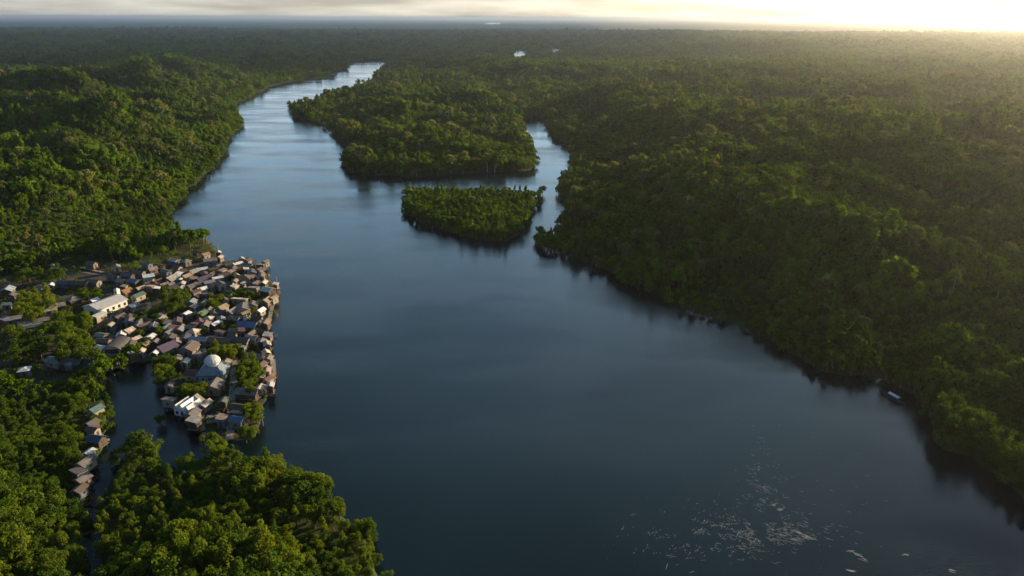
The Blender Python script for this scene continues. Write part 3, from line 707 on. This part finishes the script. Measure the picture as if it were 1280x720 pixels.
# boardwalks and jetties: deck, posts, rails
def boardwalk(pts, w, label, z=1.1, rail=True, name='boardwalk', m=WOOD):
    p = [at(a, b_, z) for a, b_ in pts]
    c = p[0]; o = empty(name, (c[0], c[1], 0)); tag(o, label, name.replace('_', ' '))
    mb = MB(); pp = MB(); rl = MB()
    for k, (a, b_) in enumerate(zip(p[:-1], p[1:])):
        a, b_ = a - c, b_ - c; t = (b_ - a); ln = np.linalg.norm(t); t /= ln; nn = np.array([-t[1], t[0]]) * w / 2
        zz = z + k * .003
        mb.add([(*(a + nn), zz), (*(b_ + nn), zz), (*(b_ - nn), zz), (*(a - nn), zz), (*(a + nn), zz - .15), (*(b_ + nn), zz - .15), (*(b_ - nn), zz - .15), (*(a - nn), zz - .15)],
               [(0, 3, 2, 1), (4, 5, 6, 7), (0, 1, 5, 4), (1, 2, 6, 5), (2, 3, 7, 6), (3, 0, 4, 7)])
        for q in np.arange(.5, ln, 3.2):
            for s in (-1, 1):
                e = a + t * q + nn * s * .94
                pp.tube([(*e, -3), (*e, z + (1.0 if rail else -.16))], .09, 5)
        if rail:
            for s in (-1, 1): rl.tube([(*(a + nn * s * .94), z + .95), (*(b_ + nn * s * .94), z + .95)], .05, 5)
    mb.build('deck', m, o); pp.build('post', DARKWOOD, o)
    if rail: rl.build('railing', DARKWOOD, o)
    return o
PALEW = mat('sun_bleached_wood', (.36, .32, .28), .9, .35, 2)
boardwalk([(292, 448), (292, 475), (290, 500), (288, 525), (287, 549)], 2.6, 'long grey boardwalk running from the domed building down to the southern landing', m=PALEW)
boardwalk([(250, 364), (262, 354), (275, 345), (288, 336), (296, 330)], 1.8, 'pale boardwalk climbing diagonally toward the northern tip of the village', m=PALEW)
boardwalk([(240, 498), (252, 512), (254, 538)], 1.5, 'short brown boardwalk beside the white cross-gabled house')
boardwalk([(253, 541), (270, 545), (287, 549)], 1.4, 'thin landing stage joining two boardwalks at the southern end')
boardwalk([(258, 521), (271, 520)], 2.0, 'upper of two parallel plank piers beside the boardwalk', rail=False, name='plank_pier', m=PALEW)
boardwalk([(258, 527), (272, 526)], 2.0, 'lower of two parallel plank piers beside the boardwalk', rail=False, name='plank_pier', m=PALEW)
boardwalk([(128, 461), (152, 458)], 1.5, 'pale quay edge at the head of the cove', rail=False, name='quay', m=PALEW)
boardwalk([(146, 448), (170, 446), (193, 445)], 1.6, 'reddish brown quay along the north side of the cove', rail=False, name='quay', m=mat('red_brown_wood', (.17, .1, .08), .9, .3, 2))
boardwalk([(318, 431), (331, 433), (340, 436)], 1.6, 'jetty reaching into the river below the long dark roofs', rail=False, name='jetty')
boardwalk([(322, 420), (334, 424)], 1.8, 'broad jetty in front of the long blue waterfront roof', rail=False, name='jetty', m=PALEW)
boardwalk([(333, 448), (342, 450), (343, 465), (341, 480)], 1.5, 'outer jetty linking the tan pier houses along the river', name='jetty', m=PALEW)
boardwalk([(340, 362), (350, 360)], 1.5, 'short jetty at the white-roofed waterfront house', rail=False, name='jetty', m=PALEW)
boardwalk([(337, 368), (341, 380), (337, 398), (335, 412)], 1.6, 'plank walk along the sunlit eastern waterfront', name='boardwalk', m=PALEW)
boardwalk([(100, 334), (118, 338), (140, 342)], 1.4, 'faint raised walkway crossing the shaded ground behind the village', name='boardwalk', m=PALEW)
boardwalk([(205, 503), (226, 503)], 1.4, 'low dock on the west side of the white cross-gabled house', rail=False, name='dock')
boardwalk([(108, 518), (128, 522)], 1.5, 'small dock under the teal-roofed house beside the cove', rail=False, name='dock')
boardwalk([(112, 556), (137, 549)], 1.5, 'small dock in front of the blue-roofed channel house', rail=False, name='dock', m=PALEW)

# poles
for px, py, hh, lb in ((347, 357, 6, 'pale pole at the outermost waterfront house'), (150, 456, 4.5, 'pale post on the quay at the head of the cove'), (329, 528, 4, 'lone pale post standing in water near the southern landing'),
                       (274, 313, 6, 'pale pole on the northern tip of the village'), (339, 441, 6, 'slim pole at the end of the pink pier houses')):
    c = at(px, py + 4, 0); o = empty('mooring_pole', (c[0], c[1], 0)); tag(o, lb, 'pole')
    MB().tube([(0, 0, -3), (0, 0, hh)], [.14, .1], 7).build('pole', PALEW, o); MB().lathe([(.2, hh + .002), (.22, hh + .18), (.08, hh + .3)], 8).build('cap', PALEW, o)

# ------------------------------------------------------------------ boats
def hull(o, ln, w, m, dep=.75):
    n = 13; prof = [(-1, 0.), (-.85, -.45), (-.4, -.85), (0, -1), (.4, -.85), (.85, -.45), (1, 0)]
    v = []
    for i in range(n):
        t = i / (n - 1) * 2 - 1; wd = w / 2 * max(.03, (1 - abs(t) ** 2.6)) ; sh = .45 * t * t * (1.5 if t > 0 else .7)
        dd = dep * max(.15, 1 - abs(t) ** 3)
        v += [(a * wd, t * ln / 2, .45 + sh + b_ * dd) for a, b_ in prof]
    k = len(prof)
    f = [(i * k + j, i * k + j + 1, (i + 1) * k + j + 1, (i + 1) * k + j) for i in range(n - 1) for j in range(k - 1)]
    me = MB().add(v, f)
    ob = me.build('hull', m, o); md = ob.modifiers.new('thick', 'SOLIDIFY'); md.thickness = .07; md.offset = 1
    return ob
def boat(px, py, ln, w, rot, label, m, canopy=None, seats=2):
    c = at(px, py, .3); o = empty('canoe' if not canopy else 'longboat', (c[0], c[1], 0), R(rot)); tag(o, label, 'boat')
    hull(o, ln, w, m)
    for q in range(seats):
        y = -ln * .28 + q * ln * .56 / max(1, seats - 1); MB().box(-w * .38, y - .14, .36, w * .38, y + .14, .41).build('seat', WOOD, o)
    if canopy:
        y0, y1 = -ln * .3, ln * .14; hw = w * .31
        arc = [(hw * math.cos(t), 1.55 + .5 * math.sin(t)) for t in np.linspace(0, math.pi, 8)]
        MB().prism(arc + [(x, z - .06) for x, z in reversed(arc)], y0, y1).build('canopy', canopy, o)
        for s in (-1, 1):
            for y in (y0 + .2, (y0 + y1) / 2, y1 - .2): MB().tube([(s * hw * .82, y, .3), (s * hw * .95, y, 1.56)], .04, 5).build('canopy_post', DARKWOOD, o)
    MB().box(-.22, -ln / 2 - .35, .3, .22, -ln / 2 + .05, .95).build('outboard_motor', DARKWOOD, o)
    return o
HULLD = mat('dark_blue_hull', (.03, .045, .08), .5, .3, 1); HULLR = mat('red_brown_hull', (.2, .07, .045), .6, .3, 1); HULLW = mat('grey_white_hull', (.45, .44, .43), .6, .2, 1)
p0, p1 = at(1103, 490), at(1126, 503)
boat(1115, 497, float(np.linalg.norm(p1 - p0)) * 1.25, 2.0, math.degrees(math.atan2(p0[1] - p1[1], p0[0] - p1[0])) - 90, 'dark long boat with a white canopy heading along the east bank', HULLD, mat('white_canopy', (.66, .68, .72), .6, .1, 1))
boat(103, 588, 6.5, 1.3, -28, 'grey-white canoe tied below the grey house at the channel mouth', HULLW)
boat(105, 631, 6, 1.1, -72, 'upper red-brown canoe lying across the narrow tidal channel', HULLR)
boat(101, 669, 6, 1.1, -66, 'lower red-brown canoe lying across the narrow tidal channel', HULLR)
boat(137, 467, 6, 1.2, 60, 'dark canoe moored at the head of the cove', HULLD)
boat(345, 470, 6, 1.3, 8, 'red-brown canoe moored outside the tan pier houses', HULLR)
boat(338, 421, 6, 1.3, -75, 'grey-white canoe moored off the broad jetty', HULLW)
boat(265, 552, 5.5, 1.1, -80, 'dark canoe beside the southern landing stage', HULLD)

# ------------------------------------------------------------------ trees in the village
def vtree(px, py, s, j, label, group, z=4.5):
    c = at(px, py, GZ + z * s); t = empty('shade_tree', (c[0], c[1], GZ - .3 if land_dist(np.array([c]))[0] > 0 else -.6), random.random() * 6.28); t.scale = (s, s, s * random.uniform(.85, 1.0))
    tag(t, label, 'tree', group)
    for k, me in (('crown', NEAR[j][0]), ('trunk', NEAR[j][1])):
        o = bpy.data.objects.new(k, me); COL.objects.link(o); o.parent = t
CLUMPS = [  # outline box, count, scale, shapes, label, group
 ((24, 368, 68, 394), 8, 1.0, (7, 6), 'bright yellow-green tree in the rounded clump at the inland edge of the village', 'trees of the bright inland clump'),
 ((14, 412, 60, 445), 9, .95, (0, 2, 3), 'dark green tree in the shaded thicket on the inland side', 'trees of the shaded thicket'),
 ((74, 394, 116, 446), 15, .95, (3, 6, 4, 7), 'lush green tree in the tall grove in front of the white hall', 'trees of the grove by the white hall'),
 ((200, 364, 236, 388), 9, .8, (3, 4, 0), 'green tree in the clump between white hall and central road', 'trees beside the central road'),
 ((178, 386, 214, 404), 6, .6, (0, 1, 3), 'low dark tree scattered among huts west of the central road', 'low trees among the huts'),
 ((262, 366, 276, 386), 4, .65, (4, 6), 'small green tree east of the central road', 'small trees east of the road'),
 ((284, 362, 322, 374), 7, .6, (3, 0), 'low green tree in the strip behind the large grey waterfront roof', 'trees behind the grey waterfront roof'),
 ((262, 434, 304, 446), 7, .7, (6, 7), 'yellow-green tree behind the white-capped dome', 'trees behind the dome'),
 ((302, 448, 322, 488), 10, .75, (3, 4, 6), 'green tree between the long boardwalk and the pier houses', 'trees by the pier houses'),
 ((196, 447, 214, 474), 7, .75, (3, 0, 6), 'green tree leaning over the cove at its eastern shore', 'trees on the cove shore'),
 ((226, 482, 256, 494), 6, .7, (6, 3), 'bright green tree in front of the maroon roof', 'trees before the maroon roof'),
 ((308, 508, 324, 520), 4, .65, (6, 8), 'yellow-green tree on the southern waterfront beside the blue roof', 'trees on the southern waterfront'),
 ((302, 534, 314, 546), 3, .6, (6, 3), 'small tree at the southern landing', 'trees at the southern landing'),
 ((172, 428, 186, 444), 3, .5, (7, 4), 'small yellow-green tree near the arched hall', 'trees near the arched hall'),
 ((86, 474, 112, 488), 5, .7, (6, 3), 'green tree on the southern cove shore opposite the arched hall', 'trees on the southern cove shore'),
 ((20, 338, 80, 348), 9, .9, (0, 1, 3), 'dark green tree lining the far inland edge of the village', 'trees along the far inland edge'),
 ((100, 362, 124, 372), 4, .7, (0, 3), 'small green tree behind the long white hall', 'trees behind the white hall'),
]
CLUMPS += [((240, 372, 326, 416), 16, .5, (3, 0, 4), 'small round tree squeezed between roofs near the grey waterfront roof', 'small trees between the eastern roofs'),
 ((150, 396, 236, 440), 13, .5, (3, 0, 6), 'small round tree squeezed between roofs near the barrel-roofed dark hall', 'small trees between the western roofs'),
 ((186, 330, 300, 362), 11, .45, (3, 0, 1), 'small dark tree squeezed between roofs at the northern end of the village', 'small trees between the northern roofs')]
for (x0, y0, x1, y1), n, s, sh, lb, gr_ in CLUMPS:
    s *= 1.12
    cnt = int(math.ceil(math.sqrt(n * (x1 - x0) / max(1, (y1 - y0) * 2.4)))); rows_ = max(1, math.ceil(n / max(cnt, 1))); k = 0
    for a in range(rows_):
        for b_ in range(max(cnt, 1)):
            if k >= n: break
            vtree(x0 + (x1 - x0) * (b_ + .5 + random.uniform(-.35, .35)) / max(cnt, 1), y0 + (y1 - y0) * (a + .5 + random.uniform(-.35, .35)) / rows_,
                  s * random.uniform(.75, 1.2), random.choice(sh), lb, gr_); k += 1
vtree(199, 521, .55, 0, 'lone dark bush standing in the cove water', None)
vtree(275, 556, .7, 6, 'single yellow-green tree beside the southern end of the boardwalk', None)

# low bushes and weeds between the houses: nobody could count them
ur = np.random.default_rng(9); hp = np.array([at(h_[0], h_[1], GZ + 2.4) for h_ in HOUSES])
V, Fq, n0 = [], [], 0
bx0, bx1 = VILLAGE.min(0), VILLAGE.max(0)
q = ur.uniform(bx0, bx1, (6000, 2)); dq = sdist(q, VILLAGE); q = q[(dq > 0)]
q = q[(land_dist(q) > .5) & (np.min(np.hypot(q[:, None, 0] - hp[None, :, 0], q[:, None, 1] - hp[None, :, 1]), 1) > 2.6)]
q = q[fbm(q[:, 0] / 16, q[:, 1] / 16, 91, 2) > .40]
q = list(q[:1500])
for cx, cy, cw in CLEAR:                                     # scrub round the lone yards as well
    e_ = np.stack([ur.uniform(cx - 12, cx + 6, 60), ur.uniform(cy - 12, cy + 6, 60)], 1)
    q += list(e_[(land_dist(e_) > .6) & (np.min(np.hypot(e_[:, None, 0] - hp[None, :, 0], e_[:, None, 1] - hp[None, :, 1]), 1) > 2.4)])
for x_, y_ in q:
    k = ur.uniform(.5, 1.9); v, f = crown_quads(ur, [(0, 0, .5 * k, .8 * k), (.6 * k, .3 * k, .4 * k, .6 * k)], 26, .26)
    V.append(v + [x_, y_, GZ]); Fq.append(f + n0); n0 += len(v)
ug = bpy.data.objects.new('undergrowth', np_mesh('undergrowth', np.concatenate(V), np.concatenate(Fq), LEAF_N[1])); COL.objects.link(ug)
ug['kind'] = 'stuff'; ug['label'] = 'low bushes and weeds growing between the village houses'

# ------------------------------------------------------------------ water glitter, painted as pale streaks laid on the surface
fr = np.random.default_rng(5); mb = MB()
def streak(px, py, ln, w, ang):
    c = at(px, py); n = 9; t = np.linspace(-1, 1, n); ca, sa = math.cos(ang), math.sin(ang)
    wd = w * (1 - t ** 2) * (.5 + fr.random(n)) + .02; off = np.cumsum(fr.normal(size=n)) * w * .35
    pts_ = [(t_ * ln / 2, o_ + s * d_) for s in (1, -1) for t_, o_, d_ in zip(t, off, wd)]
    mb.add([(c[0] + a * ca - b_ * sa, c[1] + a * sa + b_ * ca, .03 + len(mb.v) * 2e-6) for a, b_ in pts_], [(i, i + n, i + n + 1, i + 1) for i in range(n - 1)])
def glitter_patch(n, cx, cy, sx_, sy_, ang, gate):
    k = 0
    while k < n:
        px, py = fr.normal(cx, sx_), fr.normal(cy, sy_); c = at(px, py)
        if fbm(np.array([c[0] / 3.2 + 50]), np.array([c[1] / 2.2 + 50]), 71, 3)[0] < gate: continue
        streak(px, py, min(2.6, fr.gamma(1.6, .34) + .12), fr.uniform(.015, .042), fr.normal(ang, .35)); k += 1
glitter_patch(560, 950, 667, 44, 12, -.5, .47); glitter_patch(200, 872, 668, 40, 17, .9, .46); glitter_patch(170, 955, 606, 14, 26, -.9, .5); glitter_patch(60, 1010, 640, 60, 40, -.6, .45)
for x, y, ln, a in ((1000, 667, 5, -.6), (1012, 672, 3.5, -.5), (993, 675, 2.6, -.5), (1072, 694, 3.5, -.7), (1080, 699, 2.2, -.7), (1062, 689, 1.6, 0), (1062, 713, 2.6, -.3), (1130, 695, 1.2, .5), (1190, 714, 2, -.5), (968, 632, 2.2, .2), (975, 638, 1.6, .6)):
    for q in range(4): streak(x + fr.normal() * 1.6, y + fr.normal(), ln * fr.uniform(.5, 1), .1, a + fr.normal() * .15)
fo = mb.build('painted_glitter', mat('glitter_paint', (.34, .35, .35), .6, .5, .6)); fo['kind'] = 'stuff'; fo['label'] = 'pale painted streaks of glitter on the dark water'

# ------------------------------------------------------------------ haze
hm = bpy.data.materials.new('haze_air'); hm.use_nodes = True; nt = hm.node_tree
for n in list(nt.nodes): nt.nodes.remove(n)
o = nt.nodes.new('ShaderNodeOutputMaterial'); v_ = nt.nodes.new('ShaderNodeVolumePrincipled'); nt.links.new(v_.outputs[0], o.inputs['Volume'])
v_.inputs['Color'].default_value = (.77, .79, .83, 1); v_.inputs['Density'].default_value = 1 / 20000; v_.inputs['Anisotropy'].default_value = .77
hz = MB().box(-70000, -5000, -4.3, 70000, 70000, 152).build('haze', hm); hz['kind'] = 'stuff'; hz['label'] = 'thin warm evening haze over the forest'

# ------------------------------------------------------------------ the evening cloud bank that shades the far plain (above the picture, toward the sun)
cr_ = np.random.default_rng(12); mb = MB(); CH = 4000.; ox, oy = CH / math.tan(SUN_EL) * math.sin(SUN_AZ), CH / math.tan(SUN_EL) * math.cos(SUN_AZ)
sph = [(math.sin(t) * math.cos(p), math.sin(t) * math.sin(p), math.cos(t)) for t in np.linspace(.02, math.pi - .02, 7) for p in np.linspace(0, 2 * math.pi, 11)[:-1]]
sf = [(i * 10 + j, (i + 1) * 10 + j, (i + 1) * 10 + (j + 1) % 10, i * 10 + (j + 1) % 10) for i in range(6) for j in range(10)]
for gx in np.arange(-9500, 1500, 520):
    for gy in np.arange(2300, 17000, 520):
        x_, y_ = gx + cr_.uniform(-200, 200), gy + cr_.uniform(-200, 200)
        edge = 350 + .02 * y_ + 500 * (fbm(np.array([y_ / 1500]), np.array([.5]), 55, 2)[0] - .5)
        if x_ > edge or fbm(np.array([x_ / 1400]), np.array([y_ / 1400]), 57, 2)[0] < .27: continue
        rr_ = cr_.uniform(380, 620)
        mb.add([(x_ + ox + a * rr_, y_ + oy + b_ * rr_, CH + c_ * rr_ * .42 + cr_.uniform(-6, 6)) for a, b_, c_ in sph], sf)
co = None
CM = mat('shade_cloud_white', (.8, .8, .8), 1, .05, .001, spec=0)
co = mb.build('shade_cloud', CM); co['kind'] = 'stuff'; co['label'] = 'broad bank of unseen evening clouds shading the far plain'
mb = MB(); C2 = 1500.; ox, oy = ox * C2 / CH, oy * C2 / CH                # unseen strip of low cloudlets, added to put the east bank in soft shade
bank = np.array(line([(690, 305), (760, 335), (850, 380), (960, 420), (1060, 465), (1150, 500), (1200, 560), (1290, 615)]))
for i in range(len(bank) - 1):
    for t in np.linspace(0, 1, 5)[:-1]:
        p_ = bank[i] * (1 - t) + bank[i + 1] * t; in_ = cr_.uniform(15, 58); rr_ = cr_.uniform(24, 44)
        x_, y_ = p_[0] + in_ * .89, p_[1] + in_ * .45
        mb.add([(x_ + ox + a * rr_, y_ + oy + b_ * rr_, C2 + c_ * rr_ * .4 + cr_.uniform(-4, 4)) for a, b_, c_ in sph], sf)
co = mb.build('shade_cloud', CM); co['kind'] = 'stuff'; co['label'] = 'added strip of unseen cloudlets shading the east bank'

# ------------------------------------------------------------------ light
w = bpy.data.worlds.new('World'); S.world = w; w.use_nodes = True; nt = w.node_tree; L = nt.links.new
bg = nt.nodes['Background']; bg.inputs[1].default_value = .055
sk = nt.nodes.new('ShaderNodeTexSky'); sk.sky_type = 'NISHITA'; sk.sun_disc = False; sk.sun_elevation = SUN_EL; sk.sun_rotation = SUN_AZ; sk.dust_density = .5; sk.ozone_density = 3.0
tc = nt.nodes.new('ShaderNodeTexCoord')
sx = nt.nodes.new('ShaderNodeSeparateXYZ'); L(tc.outputs['Generated'], sx.inputs[0])
mz = nt.nodes.new('ShaderNodeMath'); mz.operation = 'ADD'; mz.inputs[1].default_value = .10; L(sx.outputs[2], mz.inputs[0])
dv_ = nt.nodes.new('ShaderNodeVectorMath'); dv_.operation = 'DIVIDE'; cb = nt.nodes.new('ShaderNodeCombineXYZ')
for k in range(3): L(mz.outputs[0], cb.inputs[k])
L(tc.outputs['Generated'], dv_.inputs[0]); L(cb.outputs[0], dv_.inputs[1])
ns = nt.nodes.new('ShaderNodeTexNoise'); ns.inputs['Scale'].default_value = .9; ns.inputs['Detail'].default_value = 7; L(dv_.outputs[0], ns.inputs['Vector'])
cr = nt.nodes.new('ShaderNodeMapRange'); cr.inputs[1].default_value = .42; cr.inputs[2].default_value = .68; cr.inputs[3].default_value = 0; cr.inputs[4].default_value = .28; L(ns.outputs['Fac'], cr.inputs[0])
hzm = nt.nodes.new('ShaderNodeMapRange'); hzm.interpolation_type = 'SMOOTHSTEP'; hzm.inputs[1].default_value = .0; hzm.inputs[2].default_value = .57; hzm.inputs[3].default_value = .8; hzm.inputs[4].default_value = 0; L(sx.outputs[2], hzm.inputs[0])
mxx = nt.nodes.new('ShaderNodeMath'); mxx.operation = 'MAXIMUM'; L(cr.outputs[0], mxx.inputs[0]); L(hzm.outputs[0], mxx.inputs[1])
dt = nt.nodes.new('ShaderNodeVectorMath'); dt.operation = 'DOT_PRODUCT'; dt.inputs[1].default_value = (math.sin(SUN_AZ), math.cos(SUN_AZ), .1); L(tc.outputs['Generated'], dt.inputs[0])
cc = nt.nodes.new('ShaderNodeValToRGB'); e = cc.color_ramp.elements
e[0].position = 0; e[0].color = (.25, .25, .235, 1); e[1].position = 1; e[1].color = (1.0, .82, .55, 1); x = e.new(.55); x.color = (.36, .33, .275, 1)
L(dt.outputs['Value'], cc.inputs[0])
cs = nt.nodes.new('ShaderNodeVectorMath'); cs.operation = 'SCALE'; cs.inputs['Scale'].default_value = 22.0; bl = nt.nodes.new('ShaderNodeMapRange'); bl.interpolation_type = 'SMOOTHSTEP'; bl.inputs[1].default_value = .02; bl.inputs[2].default_value = .2; L(sx.outputs[2], bl.inputs[0])
tn = nt.nodes.new('ShaderNodeMix'); tn.data_type = 'RGBA'; tn.blend_type = 'MIX'
c2_ = nt.nodes.new('ShaderNodeValToRGB'); e2 = c2_.color_ramp.elements; e2[0].position = 0; e2[0].color = (.155, .275, .41, 1); e2[1].position = 1; e2[1].color = (.72, 1.0, 1.05, 1); x2 = e2.new(.55); x2.color = (.35, .58, .78, 1)
L(dt.outputs['Value'], c2_.inputs[0]); L(c2_.outputs[0], tn.inputs[7]); L(bl.outputs[0], tn.inputs[0]); L(cc.outputs[0], tn.inputs[6]); 
nb = nt.nodes.new('ShaderNodeTexNoise'); nb.inputs['Scale'].default_value = .55; nb.inputs['Detail'].default_value = 6; L(dv_.outputs[0], nb.inputs['Vector'])
nr = nt.nodes.new('ShaderNodeMapRange'); nr.inputs[1].default_value = .35; nr.inputs[2].default_value = .65; nr.inputs[3].default_value = .6; nr.inputs[4].default_value = 1.25; L(nb.outputs['Fac'], nr.inputs[0])
hu = nt.nodes.new('ShaderNodeMapRange'); hu.interpolation_type = 'SMOOTHSTEP'; hu.inputs[1].default_value = .03; hu.inputs[2].default_value = .075; hu.inputs[3].default_value = 1; hu.inputs[4].default_value = 1.5; L(sx.outputs[2], hu.inputs[0])
hd = nt.nodes.new('ShaderNodeMapRange'); hd.interpolation_type = 'SMOOTHSTEP'; hd.inputs[1].default_value = .12; hd.inputs[2].default_value = .26; hd.inputs[3].default_value = 1; hd.inputs[4].default_value = .667; L(sx.outputs[2], hd.inputs[0])
hm1 = nt.nodes.new('ShaderNodeMath'); hm1.operation = 'MULTIPLY'; L(hu.outputs[0], hm1.inputs[0]); L(hd.outputs[0], hm1.inputs[1])
hm2 = nt.nodes.new('ShaderNodeMath'); hm2.operation = 'MULTIPLY'; L(hm1.outputs[0], hm2.inputs[0]); L(nr.outputs[0], hm2.inputs[1])
s2 = nt.nodes.new('ShaderNodeVectorMath'); s2.operation = 'SCALE'; L(tn.outputs[2], s2.inputs[0]); L(hm2.outputs[0], s2.inputs['Scale']); L(s2.outputs[0], cs.inputs[0])
fm = nt.nodes.new('ShaderNodeMix'); fm.data_type = 'RGBA'; L(mxx.outputs[0], fm.inputs[0]); zd = nt.nodes.new('ShaderNodeMapRange'); zd.interpolation_type = 'SMOOTHSTEP'; zd.inputs[1].default_value = .35; zd.inputs[2].default_value = .68; zd.inputs[3].default_value = 1; zd.inputs[4].default_value = .5; L(sx.outputs[2], zd.inputs[0])
zs = nt.nodes.new('ShaderNodeVectorMath'); zs.operation = 'SCALE'; L(sk.outputs[0], zs.inputs[0]); L(zd.outputs[0], zs.inputs['Scale']); L(zs.outputs[0], fm.inputs[6]); L(cs.outputs[0], fm.inputs[7]); L(fm.outputs[2], bg.inputs[0])

sd = bpy.data.lights.new('sun', 'SUN'); sd.energy = 5.0; sd.angle = R(.5); sd.color = (1, .75, .44)
so = bpy.data.objects.new('sun', sd); COL.objects.link(so)
dirv = Vector((math.sin(SUN_AZ) * math.cos(SUN_EL), math.cos(SUN_AZ) * math.cos(SUN_EL), math.sin(SUN_EL)))
so.rotation_euler = dirv.to_track_quat('Z', 'Y').to_euler(); so.location = (0, 0, 300)

vs = S.view_settings; vs.view_transform = 'Standard'; vs.look = 'None'; vs.gamma = 1; vs.use_curve_mapping = False; vs.exposure = 1.25
S.render.engine = 'CYCLES'; S.cycles.use_denoising = True; S.cycles.max_bounces = 8; S.cycles.diffuse_bounces = 3; S.cycles.glossy_bounces = 3; S.cycles.transmission_bounces = 4; S.cycles.volume_bounces = 0
S.cycles.sample_clamp_indirect = 6
